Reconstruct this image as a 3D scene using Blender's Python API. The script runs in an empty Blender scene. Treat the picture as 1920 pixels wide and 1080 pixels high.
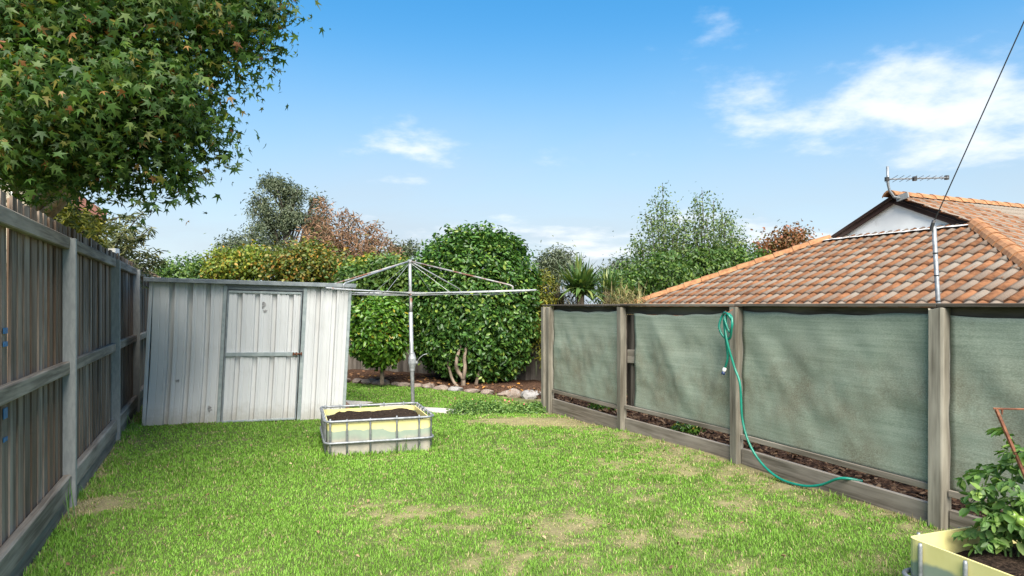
import bpy, bmesh, math, random
import numpy as np
from mathutils import Vector, Matrix
random.seed(7)
rng = np.random.default_rng(11)
sc = bpy.context.scene
col = sc.collection
R = math.radians

# ------------------------------------------------------------------ camera, sky, sun, exposure
EYE = 1.4
F = 1246.0                                    # focal length in photograph pixels (1920 wide)
cam_d = bpy.data.cameras.new('camera'); cam = bpy.data.objects.new('camera', cam_d); col.objects.link(cam)
cam.location = (0, 0, EYE); cam.rotation_euler = (R(90), 0, 0)
cam_d.sensor_width = 36.0; cam_d.lens = 36.0 * F / 1920.0
cam_d.shift_y = 32.0 / 1920.0
cam_d.clip_start = 0.05; cam_d.clip_end = 3000
sc.camera = cam

SUN_EL, SUN_AZ = 47.0, 172.0                  # azimuth clockwise from +Y: the sun stands behind the camera, to the left
w = bpy.data.worlds.new('World'); sc.world = w; w.use_nodes = True
nt = w.node_tree; nt.nodes.clear()
def N(tree, kind, **kw):
    n = tree.nodes.new(kind)
    for k, v in kw.items():
        if k == 'inp':
            for kk, vv in v.items(): n.inputs[kk].default_value = vv
        else: setattr(n, k, v)
    return n
out = N(nt, 'ShaderNodeOutputWorld'); bg = N(nt, 'ShaderNodeBackground', inp={'Strength': 0.103})
sky = N(nt, 'ShaderNodeTexSky', sky_type='NISHITA', sun_disc=False, sun_elevation=R(SUN_EL), sun_rotation=R(SUN_AZ), air_density=1.0, dust_density=0.6, ozone_density=2.5, altitude=0)
tc = N(nt, 'ShaderNodeTexCoord'); sep = N(nt, 'ShaderNodeSeparateXYZ')
nt.links.new(tc.outputs['Generated'], sep.inputs[0])
zz = N(nt, 'ShaderNodeMath', operation='MAXIMUM', inp={1: 0.0}); nt.links.new(sep.outputs['Z'], zz.inputs[0])
za = N(nt, 'ShaderNodeMath', operation='ADD', inp={1: 0.16}); nt.links.new(zz.outputs[0], za.inputs[0])
dx = N(nt, 'ShaderNodeMath', operation='DIVIDE'); dy = N(nt, 'ShaderNodeMath', operation='DIVIDE')
nt.links.new(sep.outputs['X'], dx.inputs[0]); nt.links.new(za.outputs[0], dx.inputs[1])
nt.links.new(sep.outputs['Y'], dy.inputs[0]); nt.links.new(za.outputs[0], dy.inputs[1])
SKYZ = 2.6; SHO, SAT, VAL = 0.15, 1.6, 1.5
cmb = N(nt, 'ShaderNodeCombineXYZ', inp={'Z': SKYZ}); nt.links.new(dx.outputs[0], cmb.inputs[0]); nt.links.new(dy.outputs[0], cmb.inputs[1])
cn = N(nt, 'ShaderNodeTexNoise', inp={'Scale': 1.25, 'Detail': 10.0, 'Roughness': 0.58, 'Distortion': 0.1}); nt.links.new(cmb.outputs[0], cn.inputs['Vector'])
cr = N(nt, 'ShaderNodeMapRange', interpolation_type='SMOOTHSTEP', inp={'From Min': 0.53, 'From Max': 0.70, 'To Min': 0.0, 'To Max': 0.85}); nt.links.new(cn.outputs['Fac'], cr.inputs['Value'])
# thin veil of high cloud that thickens towards the horizon, as everywhere in this sky
veil = N(nt, 'ShaderNodeMapRange', interpolation_type='SMOOTHSTEP', inp={'From Min': -0.04, 'From Max': 0.40, 'To Min': 0.95, 'To Max': 0.0}); nt.links.new(zz.outputs[0], veil.inputs['Value'])
vn = N(nt, 'ShaderNodeTexNoise', inp={'Scale': 0.55, 'Detail': 6.0, 'Roughness': 0.55, 'Distortion': 0.4}); nt.links.new(cmb.outputs[0], vn.inputs['Vector'])
vr = N(nt, 'ShaderNodeMapRange', inp={'From Min': 0.3, 'From Max': 0.65, 'To Min': 0.6, 'To Max': 1.2}); nt.links.new(vn.outputs['Fac'], vr.inputs['Value'])
vm = N(nt, 'ShaderNodeMath', operation='MULTIPLY', use_clamp=True); nt.links.new(veil.outputs[0], vm.inputs[0]); nt.links.new(vr.outputs[0], vm.inputs[1])
# soft shoulder on the sky's brightness, then a clear saturated blue
sc1 = N(nt, 'ShaderNodeVectorMath', operation='SCALE', inp={'Scale': SHO}); nt.links.new(sky.outputs[0], sc1.inputs[0])
ad1 = N(nt, 'ShaderNodeVectorMath', operation='ADD'); ad1.inputs[1].default_value = (1, 1, 1); nt.links.new(sc1.outputs[0], ad1.inputs[0])
dv1 = N(nt, 'ShaderNodeVectorMath', operation='DIVIDE'); nt.links.new(sky.outputs[0], dv1.inputs[0]); nt.links.new(ad1.outputs[0], dv1.inputs[1])
hs = N(nt, 'ShaderNodeHueSaturation', inp={'Saturation': SAT, 'Value': VAL}); nt.links.new(dv1.outputs[0], hs.inputs['Color'])
mixv = N(nt, 'ShaderNodeMix', data_type='RGBA'); mixv.inputs[7].default_value = (2.65, 3.05, 3.45, 1)
nt.links.new(vm.outputs[0], mixv.inputs[0]); nt.links.new(hs.outputs[0], mixv.inputs[6])
mixc = N(nt, 'ShaderNodeMix', data_type='RGBA'); mixc.inputs[7].default_value = (4.7, 4.85, 5.0, 1)
nt.links.new(cr.outputs[0], mixc.inputs[0]); nt.links.new(mixv.outputs[2], mixc.inputs[6])
nt.links.new(mixc.outputs[2], bg.inputs[0]); nt.links.new(bg.outputs[0], out.inputs[0])

sd = bpy.data.lights.new('sun', 'SUN'); so = bpy.data.objects.new('sun', sd); col.objects.link(so)
sd.energy = 5.0; sd.angle = R(50); sd.color = (1.0, 0.93, 0.82)
so.rotation_euler = (R(90 - SUN_EL), 0, R(180 - SUN_AZ)); so.location = (-4, -6, 12)
sc.view_settings.view_transform = 'Standard'; sc.view_settings.look = 'None'
sc.view_settings.gamma = 1.0; sc.view_settings.exposure = 1.22
sc.render.engine = 'CYCLES'

# ------------------------------------------------------------------ helpers
def gz(x, y):
    """height of the ground; the yard falls a little towards the far right, the land beyond the right fence lies lower"""
    x = np.asarray(x, float); y = np.asarray(y, float)
    f = np.clip((x + 2.5) / 3.0, 0, 1); d = np.clip(0.05 * (y - 7.3), 0, 0.095)
    z = -d * f
    v = 0.914 * x + 0.407 * y
    z = z - 1.15 * (np.clip((v - 6.0) / 1.6, 0, 1) ** 2 * (3 - 2 * np.clip((v - 6.0) / 1.6, 0, 1)))
    return z
def g(x, y): return float(gz(x, y))
def P(px, py, Y):
    """photograph pixel at depth Y -> point of the place"""
    return Vector(((px - 960) / F * Y, Y, EYE - (py - 572) / F * Y))

def tag(o, label=None, cat=None, group=None, kind=None):
    if label: o['label'] = label
    if cat: o['category'] = cat
    if group: o['group'] = group
    if kind: o['kind'] = kind
    return o
def empty(name, loc=(0, 0, 0), rz=0.0):
    o = bpy.data.objects.new(name, None); col.objects.link(o); o.empty_display_size = 0.1
    o.location = loc; o.rotation_euler = (0, 0, rz); return o
def link(name, me, parent=None, loc=None, rot=None):
    o = bpy.data.objects.new(name, me); col.objects.link(o)
    if parent is not None: o.parent = parent
    if loc is not None: o.location = loc
    if rot is not None: o.rotation_euler = rot
    return o

class MB:
    def __init__(s): s.v = []; s.f = []
    def add(s, verts, faces):
        b = len(s.v); s.v += [tuple(p) for p in verts]; s.f += [tuple(i + b for i in f) for f in faces]; return s
    def box(s, x0, x1, y0, y1, z0, z1, mtx=None, j=0.0):
        vs = [Vector((x, y, z)) for z in (z0, z1) for y in (y0, y1) for x in (x0, x1)]
        if j: vs = [p + Vector((random.uniform(-j, j), random.uniform(-j, j), random.uniform(-j, j))) for p in vs]
        if mtx is not None: vs = [mtx @ p for p in vs]
        return s.add(vs, [(0, 2, 3, 1), (4, 5, 7, 6), (0, 1, 5, 4), (2, 6, 7, 3), (0, 4, 6, 2), (1, 3, 7, 5)])
    def cbox(s, x0, x1, y0, y1, z0, z1, c=0.006):
        """box with chamfered long edges (8-sided section across its two shorter axes)"""
        L = [x1 - x0, y1 - y0, z1 - z0]; ax = L.index(max(L))
        lo = [x0, y0, z0]; hi = [x1, y1, z1]; a, b = [i for i in range(3) if i != ax]
        ring = [(lo[a] + c, lo[b]), (hi[a] - c, lo[b]), (hi[a], lo[b] + c), (hi[a], hi[b] - c), (hi[a] - c, hi[b]), (lo[a] + c, hi[b]), (lo[a], hi[b] - c), (lo[a], lo[b] + c)]
        vs = []
        for e in (lo[ax], hi[ax]):
            for (p, q) in ring:
                t = [0, 0, 0]; t[ax] = e; t[a] = p; t[b] = q; vs.append(t)
        fs = [(i, (i + 1) % 8, 8 + (i + 1) % 8, 8 + i) for i in range(8)] + [tuple(range(7, -1, -1)), tuple(range(8, 16))]
        return s.add(vs, fs)
    def tube(s, pts, r, n=8, caps=True):
        pts = [Vector(p) for p in pts]; rs = r if isinstance(r, (list, tuple)) else [r] * len(pts)
        b = len(s.v); ref = None
        for i, p in enumerate(pts):
            d = (pts[min(i + 1, len(pts) - 1)] - pts[max(i - 1, 0)])
            if d.length < 1e-9: d = Vector((0, 0, 1))
            d.normalize()
            if ref is None: ref = d.orthogonal().normalized()
            u = (ref - d * ref.dot(d)); u = u.normalized() if u.length > 1e-6 else d.orthogonal().normalized()
            ref = u; w_ = d.cross(u)
            for k in range(n):
                a = 2 * math.pi * k / n; s.v.append(tuple(p + (u * math.cos(a) + w_ * math.sin(a)) * rs[i]))
        for i in range(len(pts) - 1):
            for k in range(n):
                a0 = b + i * n + k; a1 = b + i * n + (k + 1) % n
                s.f.append((a0, a1, a1 + n, a0 + n))
        if caps:
            s.f.append(tuple(b + k for k in range(n - 1, -1, -1))); e = b + (len(pts) - 1) * n; s.f.append(tuple(e + k for k in range(n)))
        return s
    def lathe(s, prof, c=(0, 0, 0), n=14):
        return s.tube([(c[0], c[1], c[2] + z) for (r, z) in prof], [r for (r, z) in prof], n)
    def mesh(s, name, mat, smooth=False):
        me = bpy.data.meshes.new(name); me.from_pydata(s.v, [], s.f); me.update()
        if mat: me.materials.append(mat)
        if smooth: me.polygons.foreach_set('use_smooth', [True] * len(me.polygons))
        return me
    def build(s, name, mat, parent=None, smooth=False, sub=None):
        if sub is not None: s.v = [tuple(Vector(p) - Vector(sub)) for p in s.v]
        return link(name, s.mesh(name, mat, smooth), parent)

# ------------------------------------------------------------------ materials
def newmat(name):
    m = bpy.data.materials.new(name); m.use_nodes = True
    t = m.node_tree; b = t.nodes['Principled BSDF']; return m, t, b
def c4(c): return (c[0], c[1], c[2], 1)
def mixrgb(t, fac, a, b, blend='MIX'):
    n = N(t, 'ShaderNodeMix', data_type='RGBA', blend_type=blend)
    for sock, val in ((0, fac), (6, a), (7, b)):
        if hasattr(val, 'links') or isinstance(val, bpy.types.NodeSocket): t.links.new(val, n.inputs[sock])
        else: n.inputs[sock].default_value = val if sock == 0 else c4(val)
    return n.outputs[2]
def ramp(t, val, a, b, lo=0.0, hi=1.0):
    n = N(t, 'ShaderNodeMapRange', interpolation_type='SMOOTHSTEP', inp={'From Min': a, 'From Max': b, 'To Min': lo, 'To Max': hi}); t.links.new(val, n.inputs['Value']); return n.outputs[0]
def coords(t, scale=(1, 1, 1), rand=True, kind='Object'):
    tcn = N(t, 'ShaderNodeTexCoord'); mp = N(t, 'ShaderNodeMapping'); mp.inputs['Scale'].default_value = scale
    t.links.new(tcn.outputs[kind], mp.inputs['Vector'])
    if rand:
        oi = N(t, 'ShaderNodeObjectInfo'); ml = N(t, 'ShaderNodeMath', operation='MULTIPLY', inp={1: 57.0}); t.links.new(oi.outputs['Random'], ml.inputs[0])
        cb = N(t, 'ShaderNodeCombineXYZ')
        for i in range(3): t.links.new(ml.outputs[0], cb.inputs[i])
        t.links.new(cb.outputs[0], mp.inputs['Location'])
    return mp.outputs[0]
def noise(t, vec, scale, detail=4, rough=0.55, dist=0.0):
    n = N(t, 'ShaderNodeTexNoise', inp={'Scale': scale, 'Detail': detail, 'Roughness': rough, 'Distortion': dist}); t.links.new(vec, n.inputs['Vector']); return n.outputs['Fac']
def bump(t, b, h, strength=0.3, dist=0.01):
    n = N(t, 'ShaderNodeBump', inp={'Strength': strength, 'Distance': dist}); t.links.new(h, n.inputs['Height']); t.links.new(n.outputs[0], b.inputs['Normal'])

def wood(name, axis, dark, mid, light, rand=0.5, warm=None):
    """weathered timber, grain along the given local axis, every piece a little different"""
    m, t, b = newmat(name)
    s = [38, 38, 38]; s[axis] = 1.6
    v = coords(t, s); n1 = noise(t, v, 1.0, 6, 0.6, 0.6)
    s2 = [5, 5, 5]; s2[axis] = 0.9
    n2 = noise(t, coords(t, s2), 1.0, 4, 0.6)
    c = mixrgb(t, ramp(t, n1, 0.3, 0.7), dark, mid)
    c = mixrgb(t, ramp(t, n2, 0.42, 0.75), c, light)
    oi = N(t, 'ShaderNodeObjectInfo')
    v_ = N(t, 'ShaderNodeMapRange', inp={'To Min': 1 - rand * 0.55, 'To Max': 1 + rand * 0.45}); t.links.new(oi.outputs['Random'], v_.inputs['Value'])
    h = N(t, 'ShaderNodeHueSaturation'); t.links.new(v_.outputs[0], h.inputs['Value']); t.links.new(c, h.inputs['Color'])
    if warm:
        wn = N(t, 'ShaderNodeTexWhiteNoise', noise_dimensions='1D'); t.links.new(oi.outputs['Random'], wn.inputs['W'])
        c2 = mixrgb(t, ramp(t, wn.outputs['Value'], 0.45, 1.0, 0, 0.65), h.outputs[0], warm); t.links.new(c2, b.inputs['Base Color'])
    else: t.links.new(h.outputs[0], b.inputs['Base Color'])
    b.inputs['Roughness'].default_value = 0.85; b.inputs['Specular IOR Level'].default_value = 0.2
    bump(t, b, n1, 0.5, 0.004); return m
def speckle(name, a, bcol, scale=20, rough=0.6, metal=0.0, third=None, tscale=4.0, tr=(0.55, 0.7), bmp=0.15, bdist=0.003, spec=0.5, stretch=(1, 1, 1), lo=0.35, hi=0.65):
    m, t, b = newmat(name); v = coords(t, stretch)
    n1 = noise(t, v, scale, 5, 0.6)
    c = mixrgb(t, ramp(t, n1, lo, hi), a, bcol)
    if third is not None:
        n2 = noise(t, v, tscale, 5, 0.62); c = mixrgb(t, ramp(t, n2, tr[0], tr[1]), c, third)
    t.links.new(c, b.inputs['Base Color']); b.inputs['Roughness'].default_value = rough; b.inputs['Metallic'].default_value = metal
    b.inputs['Specular IOR Level'].default_value = spec
    if bmp: bump(t, b, n1, bmp, bdist)
    return m
def leafmat(name, colors, rough=0.5, trans=0.25, spec=0.4):
    """colors: list of (position, rgb); each leaf (mesh island) takes its own colour"""
    m, t, b = newmat(name)
    ge = N(t, 'ShaderNodeNewGeometry'); cr_ = N(t, 'ShaderNodeValToRGB'); e = cr_.color_ramp.elements
    while len(e) < len(colors): e.new(0.5)
    for i, (p_, c_) in enumerate(colors): e[i].position = p_; e[i].color = c4(c_)
    t.links.new(ge.outputs['Random Per Island'], cr_.inputs[0])
    t.links.new(cr_.outputs[0], b.inputs['Base Color']); b.inputs['Roughness'].default_value = rough; b.inputs['Specular IOR Level'].default_value = spec
    tr = N(t, 'ShaderNodeBsdfTranslucent'); mxs = N(t, 'ShaderNodeMixShader', inp={0: trans})
    br = N(t, 'ShaderNodeMix', data_type='RGBA', blend_type='MULTIPLY'); br.inputs[0].default_value = 1.0; br.inputs[7].default_value = (1.3, 1.5, 0.7, 1); t.links.new(cr_.outputs[0], br.inputs[6])
    t.links.new(br.outputs[2], tr.inputs['Color']); t.links.new(b.outputs[0], mxs.inputs[1]); t.links.new(tr.outputs[0], mxs.inputs[2])
    t.links.new(mxs.outputs[0], t.nodes['Material Output'].inputs['Surface']); return m

M = {}
M['paling'] = wood('weathered_paling', 2, (0.085, 0.062, 0.045), (0.235, 0.185, 0.145), (0.37, 0.31, 0.255), 0.7, warm=(0.19, 0.12, 0.075))
M['rail'] = wood('weathered_rail', 0, (0.11, 0.09, 0.07), (0.29, 0.245, 0.195), (0.40, 0.355, 0.295), 0.25)
M['post_wood'] = wood('weathered_post', 2, (0.085, 0.075, 0.058), (0.20, 0.185, 0.15), (0.31, 0.29, 0.24), 0.3)
M['plinth'] = wood('weathered_plinth', 0, (0.10, 0.085, 0.065), (0.23, 0.2, 0.165), (0.33, 0.295, 0.25), 0.25)
M['cap'] = wood('fence_cap', 0, (0.05, 0.042, 0.034), (0.13, 0.112, 0.09), (0.22, 0.19, 0.155), 0.2)
M['oldfence'] = wood('old_back_paling', 2, (0.05, 0.042, 0.035), (0.13, 0.112, 0.095), (0.2, 0.18, 0.155), 0.6)
M['galv'] = speckle('galvanised_steel', (0.25, 0.265, 0.265), (0.31, 0.325, 0.32), 45, 0.55, 0.15, third=(0.21, 0.225, 0.22), tscale=1.2, bmp=0.0, stretch=(1, 1, 0.3))
M['galv_dark'] = speckle('dull_galvanised_tube', (0.17, 0.185, 0.20), (0.27, 0.29, 0.31), 26, 0.5, 0.4, bmp=0.05)
M['hoist'] = speckle('hoist_steel', (0.25, 0.265, 0.28), (0.36, 0.375, 0.385), 24, 0.45, 0.3, third=(0.22, 0.10, 0.05), tscale=6.0, tr=(0.62, 0.72), bmp=0.05)
M['rust'] = speckle('rusty_steel', (0.10, 0.035, 0.018), (0.20, 0.08, 0.04), 40, 0.8, 0.2)
M['hoist_rust'] = speckle('rust_streaked_tube', (0.31, 0.31, 0.31), (0.18, 0.08, 0.045), 7, 0.6, 0.2, bmp=0.05, lo=0.45, hi=0.6)
M['shed'] = speckle('shed_sheet', (0.56, 0.57, 0.55), (0.63, 0.64, 0.62), 3.0, 0.42, 0.0, third=(0.47, 0.465, 0.43), tscale=1.7, tr=(0.55, 0.8), bmp=0.0, stretch=(3, 3, 0.5), spec=0.45)
def shed_mat():
    m, t, b = newmat('pale_shed_sheet'); tcn = N(t, 'ShaderNodeTexCoord'); sp = N(t, 'ShaderNodeSeparateXYZ'); t.links.new(tcn.outputs['Object'], sp.inputs[0])
    n1 = noise(t, coords(t, (6, 6, .7), False), 1.0, 5, .6); n2 = noise(t, coords(t, (1, 1, 1), False), 14, 6, .7); n3 = noise(t, coords(t, (3, 3, 3), False), 1.0, 4, .6)
    c = mixrgb(t, ramp(t, n1, .35, .7), (0.585, 0.60, 0.605), (0.52, 0.53, 0.53)); c = mixrgb(t, ramp(t, n3, .55, .75, 0, .5), c, (0.47, 0.475, 0.465))
    c = mixrgb(t, ramp(t, n2, .66, .74, 0, .55), c, (0.30, 0.29, 0.27))
    hz_ = N(t, 'ShaderNodeMath', operation='MULTIPLY_ADD', inp={1: -.3, 2: 0.0}); t.links.new(n2, hz_.inputs[0]); ad = N(t, 'ShaderNodeMath', operation='ADD'); t.links.new(hz_.outputs[0], ad.inputs[0]); t.links.new(sp.outputs['Z'], ad.inputs[1])
    c = mixrgb(t, ramp(t, ad.outputs[0], .10, -.14, 0, .5), c, (0.26, 0.235, 0.18))
    t.links.new(c, b.inputs['Base Color']); b.inputs['Roughness'].default_value = .45; bump(t, b, n3, .12, .01); return m
M['shed'] = shed_mat()
M['shed_rib'] = speckle('shed_rib_groove', (0.23, 0.235, 0.23), (0.31, 0.315, 0.31), 4.0, 0.5, bmp=0.0, stretch=(3, 3, 0.5))
M['shed_trim'] = speckle('shed_trim', (0.30, 0.35, 0.36), (0.40, 0.45, 0.45), 14, 0.4, 0.35, bmp=0.03)
M['shed_roof'] = speckle('shed_roof_sheet', (0.20, 0.23, 0.25), (0.29, 0.32, 0.33), 10, 0.45, 0.4, bmp=0.03)
M['smudge'] = speckle('dark_scuff', (0.16, 0.16, 0.16), (0.34, 0.34, 0.33), 30, 0.7, bmp=0.0)
M['soil'] = speckle('dark_potting_soil', (0.012, 0.008, 0.006), (0.05, 0.034, 0.024), 60, 0.95, third=(0.09, 0.06, 0.04), tscale=35, tr=(0.6, 0.7), bmp=1.0, bdist=0.02, spec=0.1)
M['mulch'] = speckle('bark_mulch', (0.025, 0.015, 0.010), (0.11, 0.06, 0.038), 38, 0.95, third=(0.19, 0.12, 0.08), tscale=22, tr=(0.58, 0.68), bmp=1.0, bdist=0.03, spec=0.1)
M['chip'] = leafmat('bark_chip', [(0, (0.05, 0.028, 0.018)), (0.5, (0.13, 0.075, 0.045)), (1, (0.24, 0.16, 0.10))], 0.9, 0.0, 0.1)
M['concrete'] = speckle('pale_concrete', (0.40, 0.37, 0.33), (0.52, 0.49, 0.44), 30, 0.9, third=(0.33, 0.30, 0.26), tscale=3.0, bmp=0.2)
M['rock'] = speckle('garden_rock', (0.16, 0.125, 0.10), (0.29, 0.23, 0.19), 9, 0.9, third=(0.30, 0.29, 0.28), tscale=2.0, bmp=0.6, bdist=0.02)
M['rock_grey'] = speckle('grey_rock', (0.20, 0.19, 0.185), (0.33, 0.32, 0.31), 9, 0.9, bmp=0.6, bdist=0.02)
M['bark'] = speckle('pale_bark', (0.13, 0.10, 0.075), (0.27, 0.21, 0.16), 18, 0.9, bmp=0.5, stretch=(1, 1, 0.3))
M['bark_dark'] = speckle('dark_bark', (0.035, 0.028, 0.022), (0.10, 0.08, 0.065), 18, 0.9, bmp=0.5, stretch=(1, 1, 0.3))
M['white'] = speckle('white_painted_sheet', (0.74, 0.74, 0.72), (0.80, 0.80, 0.78), 3, 0.7, third=(0.5, 0.48, 0.44), tscale=2.2, tr=(0.62, 0.8), bmp=0.0)
M['flash'] = speckle('grey_flashing', (0.50, 0.50, 0.50), (0.66, 0.66, 0.65), 8, 0.5, third=(0.32, 0.29, 0.25), tscale=5, bmp=0.1)
M['barge'] = wood('brown_bargeboard', 0, (0.022, 0.012, 0.010), (0.048, 0.027, 0.022), (0.075, 0.05, 0.042), 0.1)
M['brick_wall'] = speckle('brown_brick_wall', (0.20, 0.12, 0.085), (0.30, 0.19, 0.14), 12, 0.9)
M['cream'] = speckle('cream_render', (0.55, 0.49, 0.38), (0.62, 0.56, 0.45), 4, 0.8, bmp=0.05)
M['fascia'] = speckle('red_brown_fascia', (0.12, 0.045, 0.03), (0.18, 0.07, 0.05), 8, 0.5, bmp=0.0)
M['hose'] = speckle('green_garden_hose', (0.004, 0.15, 0.105), (0.008, 0.20, 0.14), 12, 0.35, bmp=0.0)
M['black'] = speckle('black_cable', (0.012, 0.012, 0.013), (0.03, 0.03, 0.03), 20, 0.5, bmp=0.0)
M['blue_plastic'] = speckle('navy_fitting', (0.015, 0.03, 0.09), (0.03, 0.05, 0.12), 20, 0.4, bmp=0.0)
M['blue_paint'] = speckle('blue_paint', (0.01, 0.10, 0.25), (0.02, 0.15, 0.34), 30, 0.6, bmp=0.0)

# roof tiles: orange terracotta with grey lichen streaks that run down the slope
def tile_mat():
    m, t, b = newmat('weathered_roof_tile')
    oi = N(t, 'ShaderNodeObjectInfo')
    tcn = N(t, 'ShaderNodeTexCoord'); sp = N(t, 'ShaderNodeSeparateXYZ'); t.links.new(tcn.outputs['Object'], sp.inputs[0])
    v = coords(t, (1, 1, 1)); gp = N(t, 'ShaderNodeNewGeometry'); n1 = noise(t, gp.outputs['Position'], 7, 7, 0.7); n2 = noise(t, coords(t, (14, 2.5, 14)), 1.0, 4, 0.6); n3 = noise(t, v, 70, 3, 0.6)
    base = mixrgb(t, ramp(t, n1, .3, .7), (0.11, 0.05, 0.027), (0.26, 0.122, 0.06))
    # one of the two rolls holds the grey lichen (local x > 0)
    side = ramp(t, sp.outputs['X'], -0.02, 0.03)
    am = N(t, 'ShaderNodeMath', operation='MULTIPLY'); t.links.new(side, am.inputs[0]); t.links.new(ramp(t, n2, 0.22, 0.42), am.inputs[1])
    rr = N(t, 'ShaderNodeMapRange', inp={'To Min': 0.7, 'To Max': 1.0}); t.links.new(oi.outputs['Random'], rr.inputs['Value'])
    am2 = N(t, 'ShaderNodeMath', operation='MULTIPLY'); t.links.new(am.outputs[0], am2.inputs[0]); t.links.new(rr.outputs[0], am2.inputs[1])
    grey = mixrgb(t, n3, (0.10, 0.085, 0.072), (0.27, 0.235, 0.195))
    c = mixrgb(t, am2.outputs[0], base, grey)
    c = mixrgb(t, ramp(t, n1, 0.60, 0.75, 0, 0.75), c, (0.055, 0.043, 0.036))
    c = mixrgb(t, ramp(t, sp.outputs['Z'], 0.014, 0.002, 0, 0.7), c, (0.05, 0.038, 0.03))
    hv = N(t, 'ShaderNodeHueSaturation'); vr_ = N(t, 'ShaderNodeMapRange', inp={'To Min': 0.88, 'To Max': 1.1}); t.links.new(oi.outputs['Random'], vr_.inputs['Value']); t.links.new(vr_.outputs[0], hv.inputs['Value']); t.links.new(c, hv.inputs['Color'])
    t.links.new(hv.outputs[0], b.inputs['Base Color']); b.inputs['Roughness'].default_value = 0.95; b.inputs['Specular IOR Level'].default_value = 0.15; bump(t, b, n3, 0.5, 0.005); return m
M['tile'] = tile_mat()
M['ridge'] = speckle('orange_ridge_cap', (0.24, 0.105, 0.042), (0.36, 0.18, 0.08), 10, 0.85, third=(0.20, 0.13, 0.07), tscale=4, tr=(0.58, 0.75), bmp=0.4)
M['mortar'] = speckle('dark_roof_bedding', (0.035, 0.025, 0.02), (0.09, 0.06, 0.045), 14, 0.9)

# green shade cloth: knitted, sun-bleached at the top, dirt-stained lower down
def cloth_mat():
    m, t, b = newmat('green_shade_cloth')
    tcn = N(t, 'ShaderNodeTexCoord'); sp = N(t, 'ShaderNodeSeparateXYZ'); t.links.new(tcn.outputs['Object'], sp.inputs[0])
    v = coords(t, (1, 1, 1)); n1 = noise(t, coords(t, (1.2, 1.2, 55)), 1.0, 5, 0.7); n2 = noise(t, v, 2.2, 6, 0.62); n3 = noise(t, coords(t, (90, 90, 170)), 1.0, 3, 0.6)
    n4 = noise(t, coords(t, (14, 14, 5)), 1.0, 4, 0.65)
    c = mixrgb(t, ramp(t, n1, 0.3, 0.7), (0.175, 0.222, 0.172), (0.27, 0.315, 0.255))
    st = ramp(t, n2, 0.36, 0.72); hgt = ramp(t, sp.outputs['Z'], 1.30, 0.75)
    am = N(t, 'ShaderNodeMath', operation='MULTIPLY'); t.links.new(st, am.inputs[0]); t.links.new(hgt, am.inputs[1])
    c = mixrgb(t, am.outputs[0], c, (0.165, 0.155, 0.11))
    c = mixrgb(t, ramp(t, n4, 0.58, 0.8, 0, 0.5), c, (0.14, 0.145, 0.105))
    c = mixrgb(t, ramp(t, n3, 0.35, 0.7, 0, 0.45), c, (0.38, 0.43, 0.35))
    t.links.new(c, b.inputs['Base Color']); b.inputs['Roughness'].default_value = 0.85; b.inputs['Specular IOR Level'].default_value = 0.15
    bump(t, b, n3, 0.35, 0.003); return m
M['cloth'] = cloth_mat()

# plastic tank wall: yellowed rim, algae-green and grey staining below the soil line (real staining of the plastic)
def liner_mat():
    m, t, b = newmat('yellowed_tank_plastic')
    tcn = N(t, 'ShaderNodeTexCoord'); sp = N(t, 'ShaderNodeSeparateXYZ'); t.links.new(tcn.outputs['Object'], sp.inputs[0])
    v = coords(t, (1, 1, 1), rand=False); n1 = noise(t, coords(t, (2.6, 2.6, 2.0), rand=False), 1.0, 4, 0.55); n2 = noise(t, v, 9, 5, 0.6)
    ad = N(t, 'ShaderNodeMath', operation='MULTIPLY_ADD', inp={1: 0.20, 2: -0.10}); t.links.new(n1, ad.inputs[0])
    hz = N(t, 'ShaderNodeMath', operation='ADD'); t.links.new(sp.outputs['Z'], hz.inputs[0]); t.links.new(ad.outputs[0], hz.inputs[1])
    low = mixrgb(t, ramp(t, n2, 0.35, 0.7), (0.23, 0.225, 0.20), (0.34, 0.315, 0.26))
    grn = mixrgb(t, n2, (0.16, 0.22, 0.19), (0.29, 0.335, 0.26))
    c = mixrgb(t, ramp(t, hz.outputs[0], 0.11, 0.20), low, grn)
    c = mixrgb(t, ramp(t, hz.outputs[0], 0.225, 0.245), c, mixrgb(t, n2, (0.58, 0.52, 0.19), (0.70, 0.65, 0.32)))
    t.links.new(c, b.inputs['Base Color']); b.inputs['Roughness'].default_value = 0.4
    b.inputs['Subsurface Weight'].default_value = 0.0; return m
M['liner'] = liner_mat()

# ------------------------------------------------------------------ scatter of leaves and blades (numpy)
def island_mesh(name, V, faces_t, k, mat, smooth=False, colors=None):
    """V: (n*k,3) vertices of n copies of a template with k vertices; faces_t: its faces"""
    n = len(V) // k; me = bpy.data.meshes.new(name)
    sizes = [len(f) for f in faces_t]; fl = np.concatenate([np.array(f) for f in faces_t])
    loops = (np.arange(n)[:, None] * k + fl[None, :]).ravel().astype(np.int32)
    tot = np.tile(np.array(sizes, np.int32), n); start = np.concatenate([[0], np.cumsum(tot)[:-1]]).astype(np.int32)
    me.vertices.add(len(V)); me.vertices.foreach_set('co', np.ascontiguousarray(V, np.float32).ravel())
    me.loops.add(len(loops)); me.loops.foreach_set('vertex_index', loops)
    me.polygons.add(len(tot)); me.polygons.foreach_set('loop_start', start); me.polygons.foreach_set('loop_total', tot)
    if colors is not None:
        a = me.color_attributes.new('Col', 'FLOAT_COLOR', 'POINT'); a.data.foreach_set('color', np.ascontiguousarray(colors, np.float32).ravel())
    if smooth: me.polygons.foreach_set('use_smooth', np.ones(len(tot), bool))
    me.materials.append(mat); me.update(calc_edges=True); me.validate(); return me
def unit(a): return a / np.maximum(np.linalg.norm(a, axis=-1, keepdims=True), 1e-9)
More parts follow.
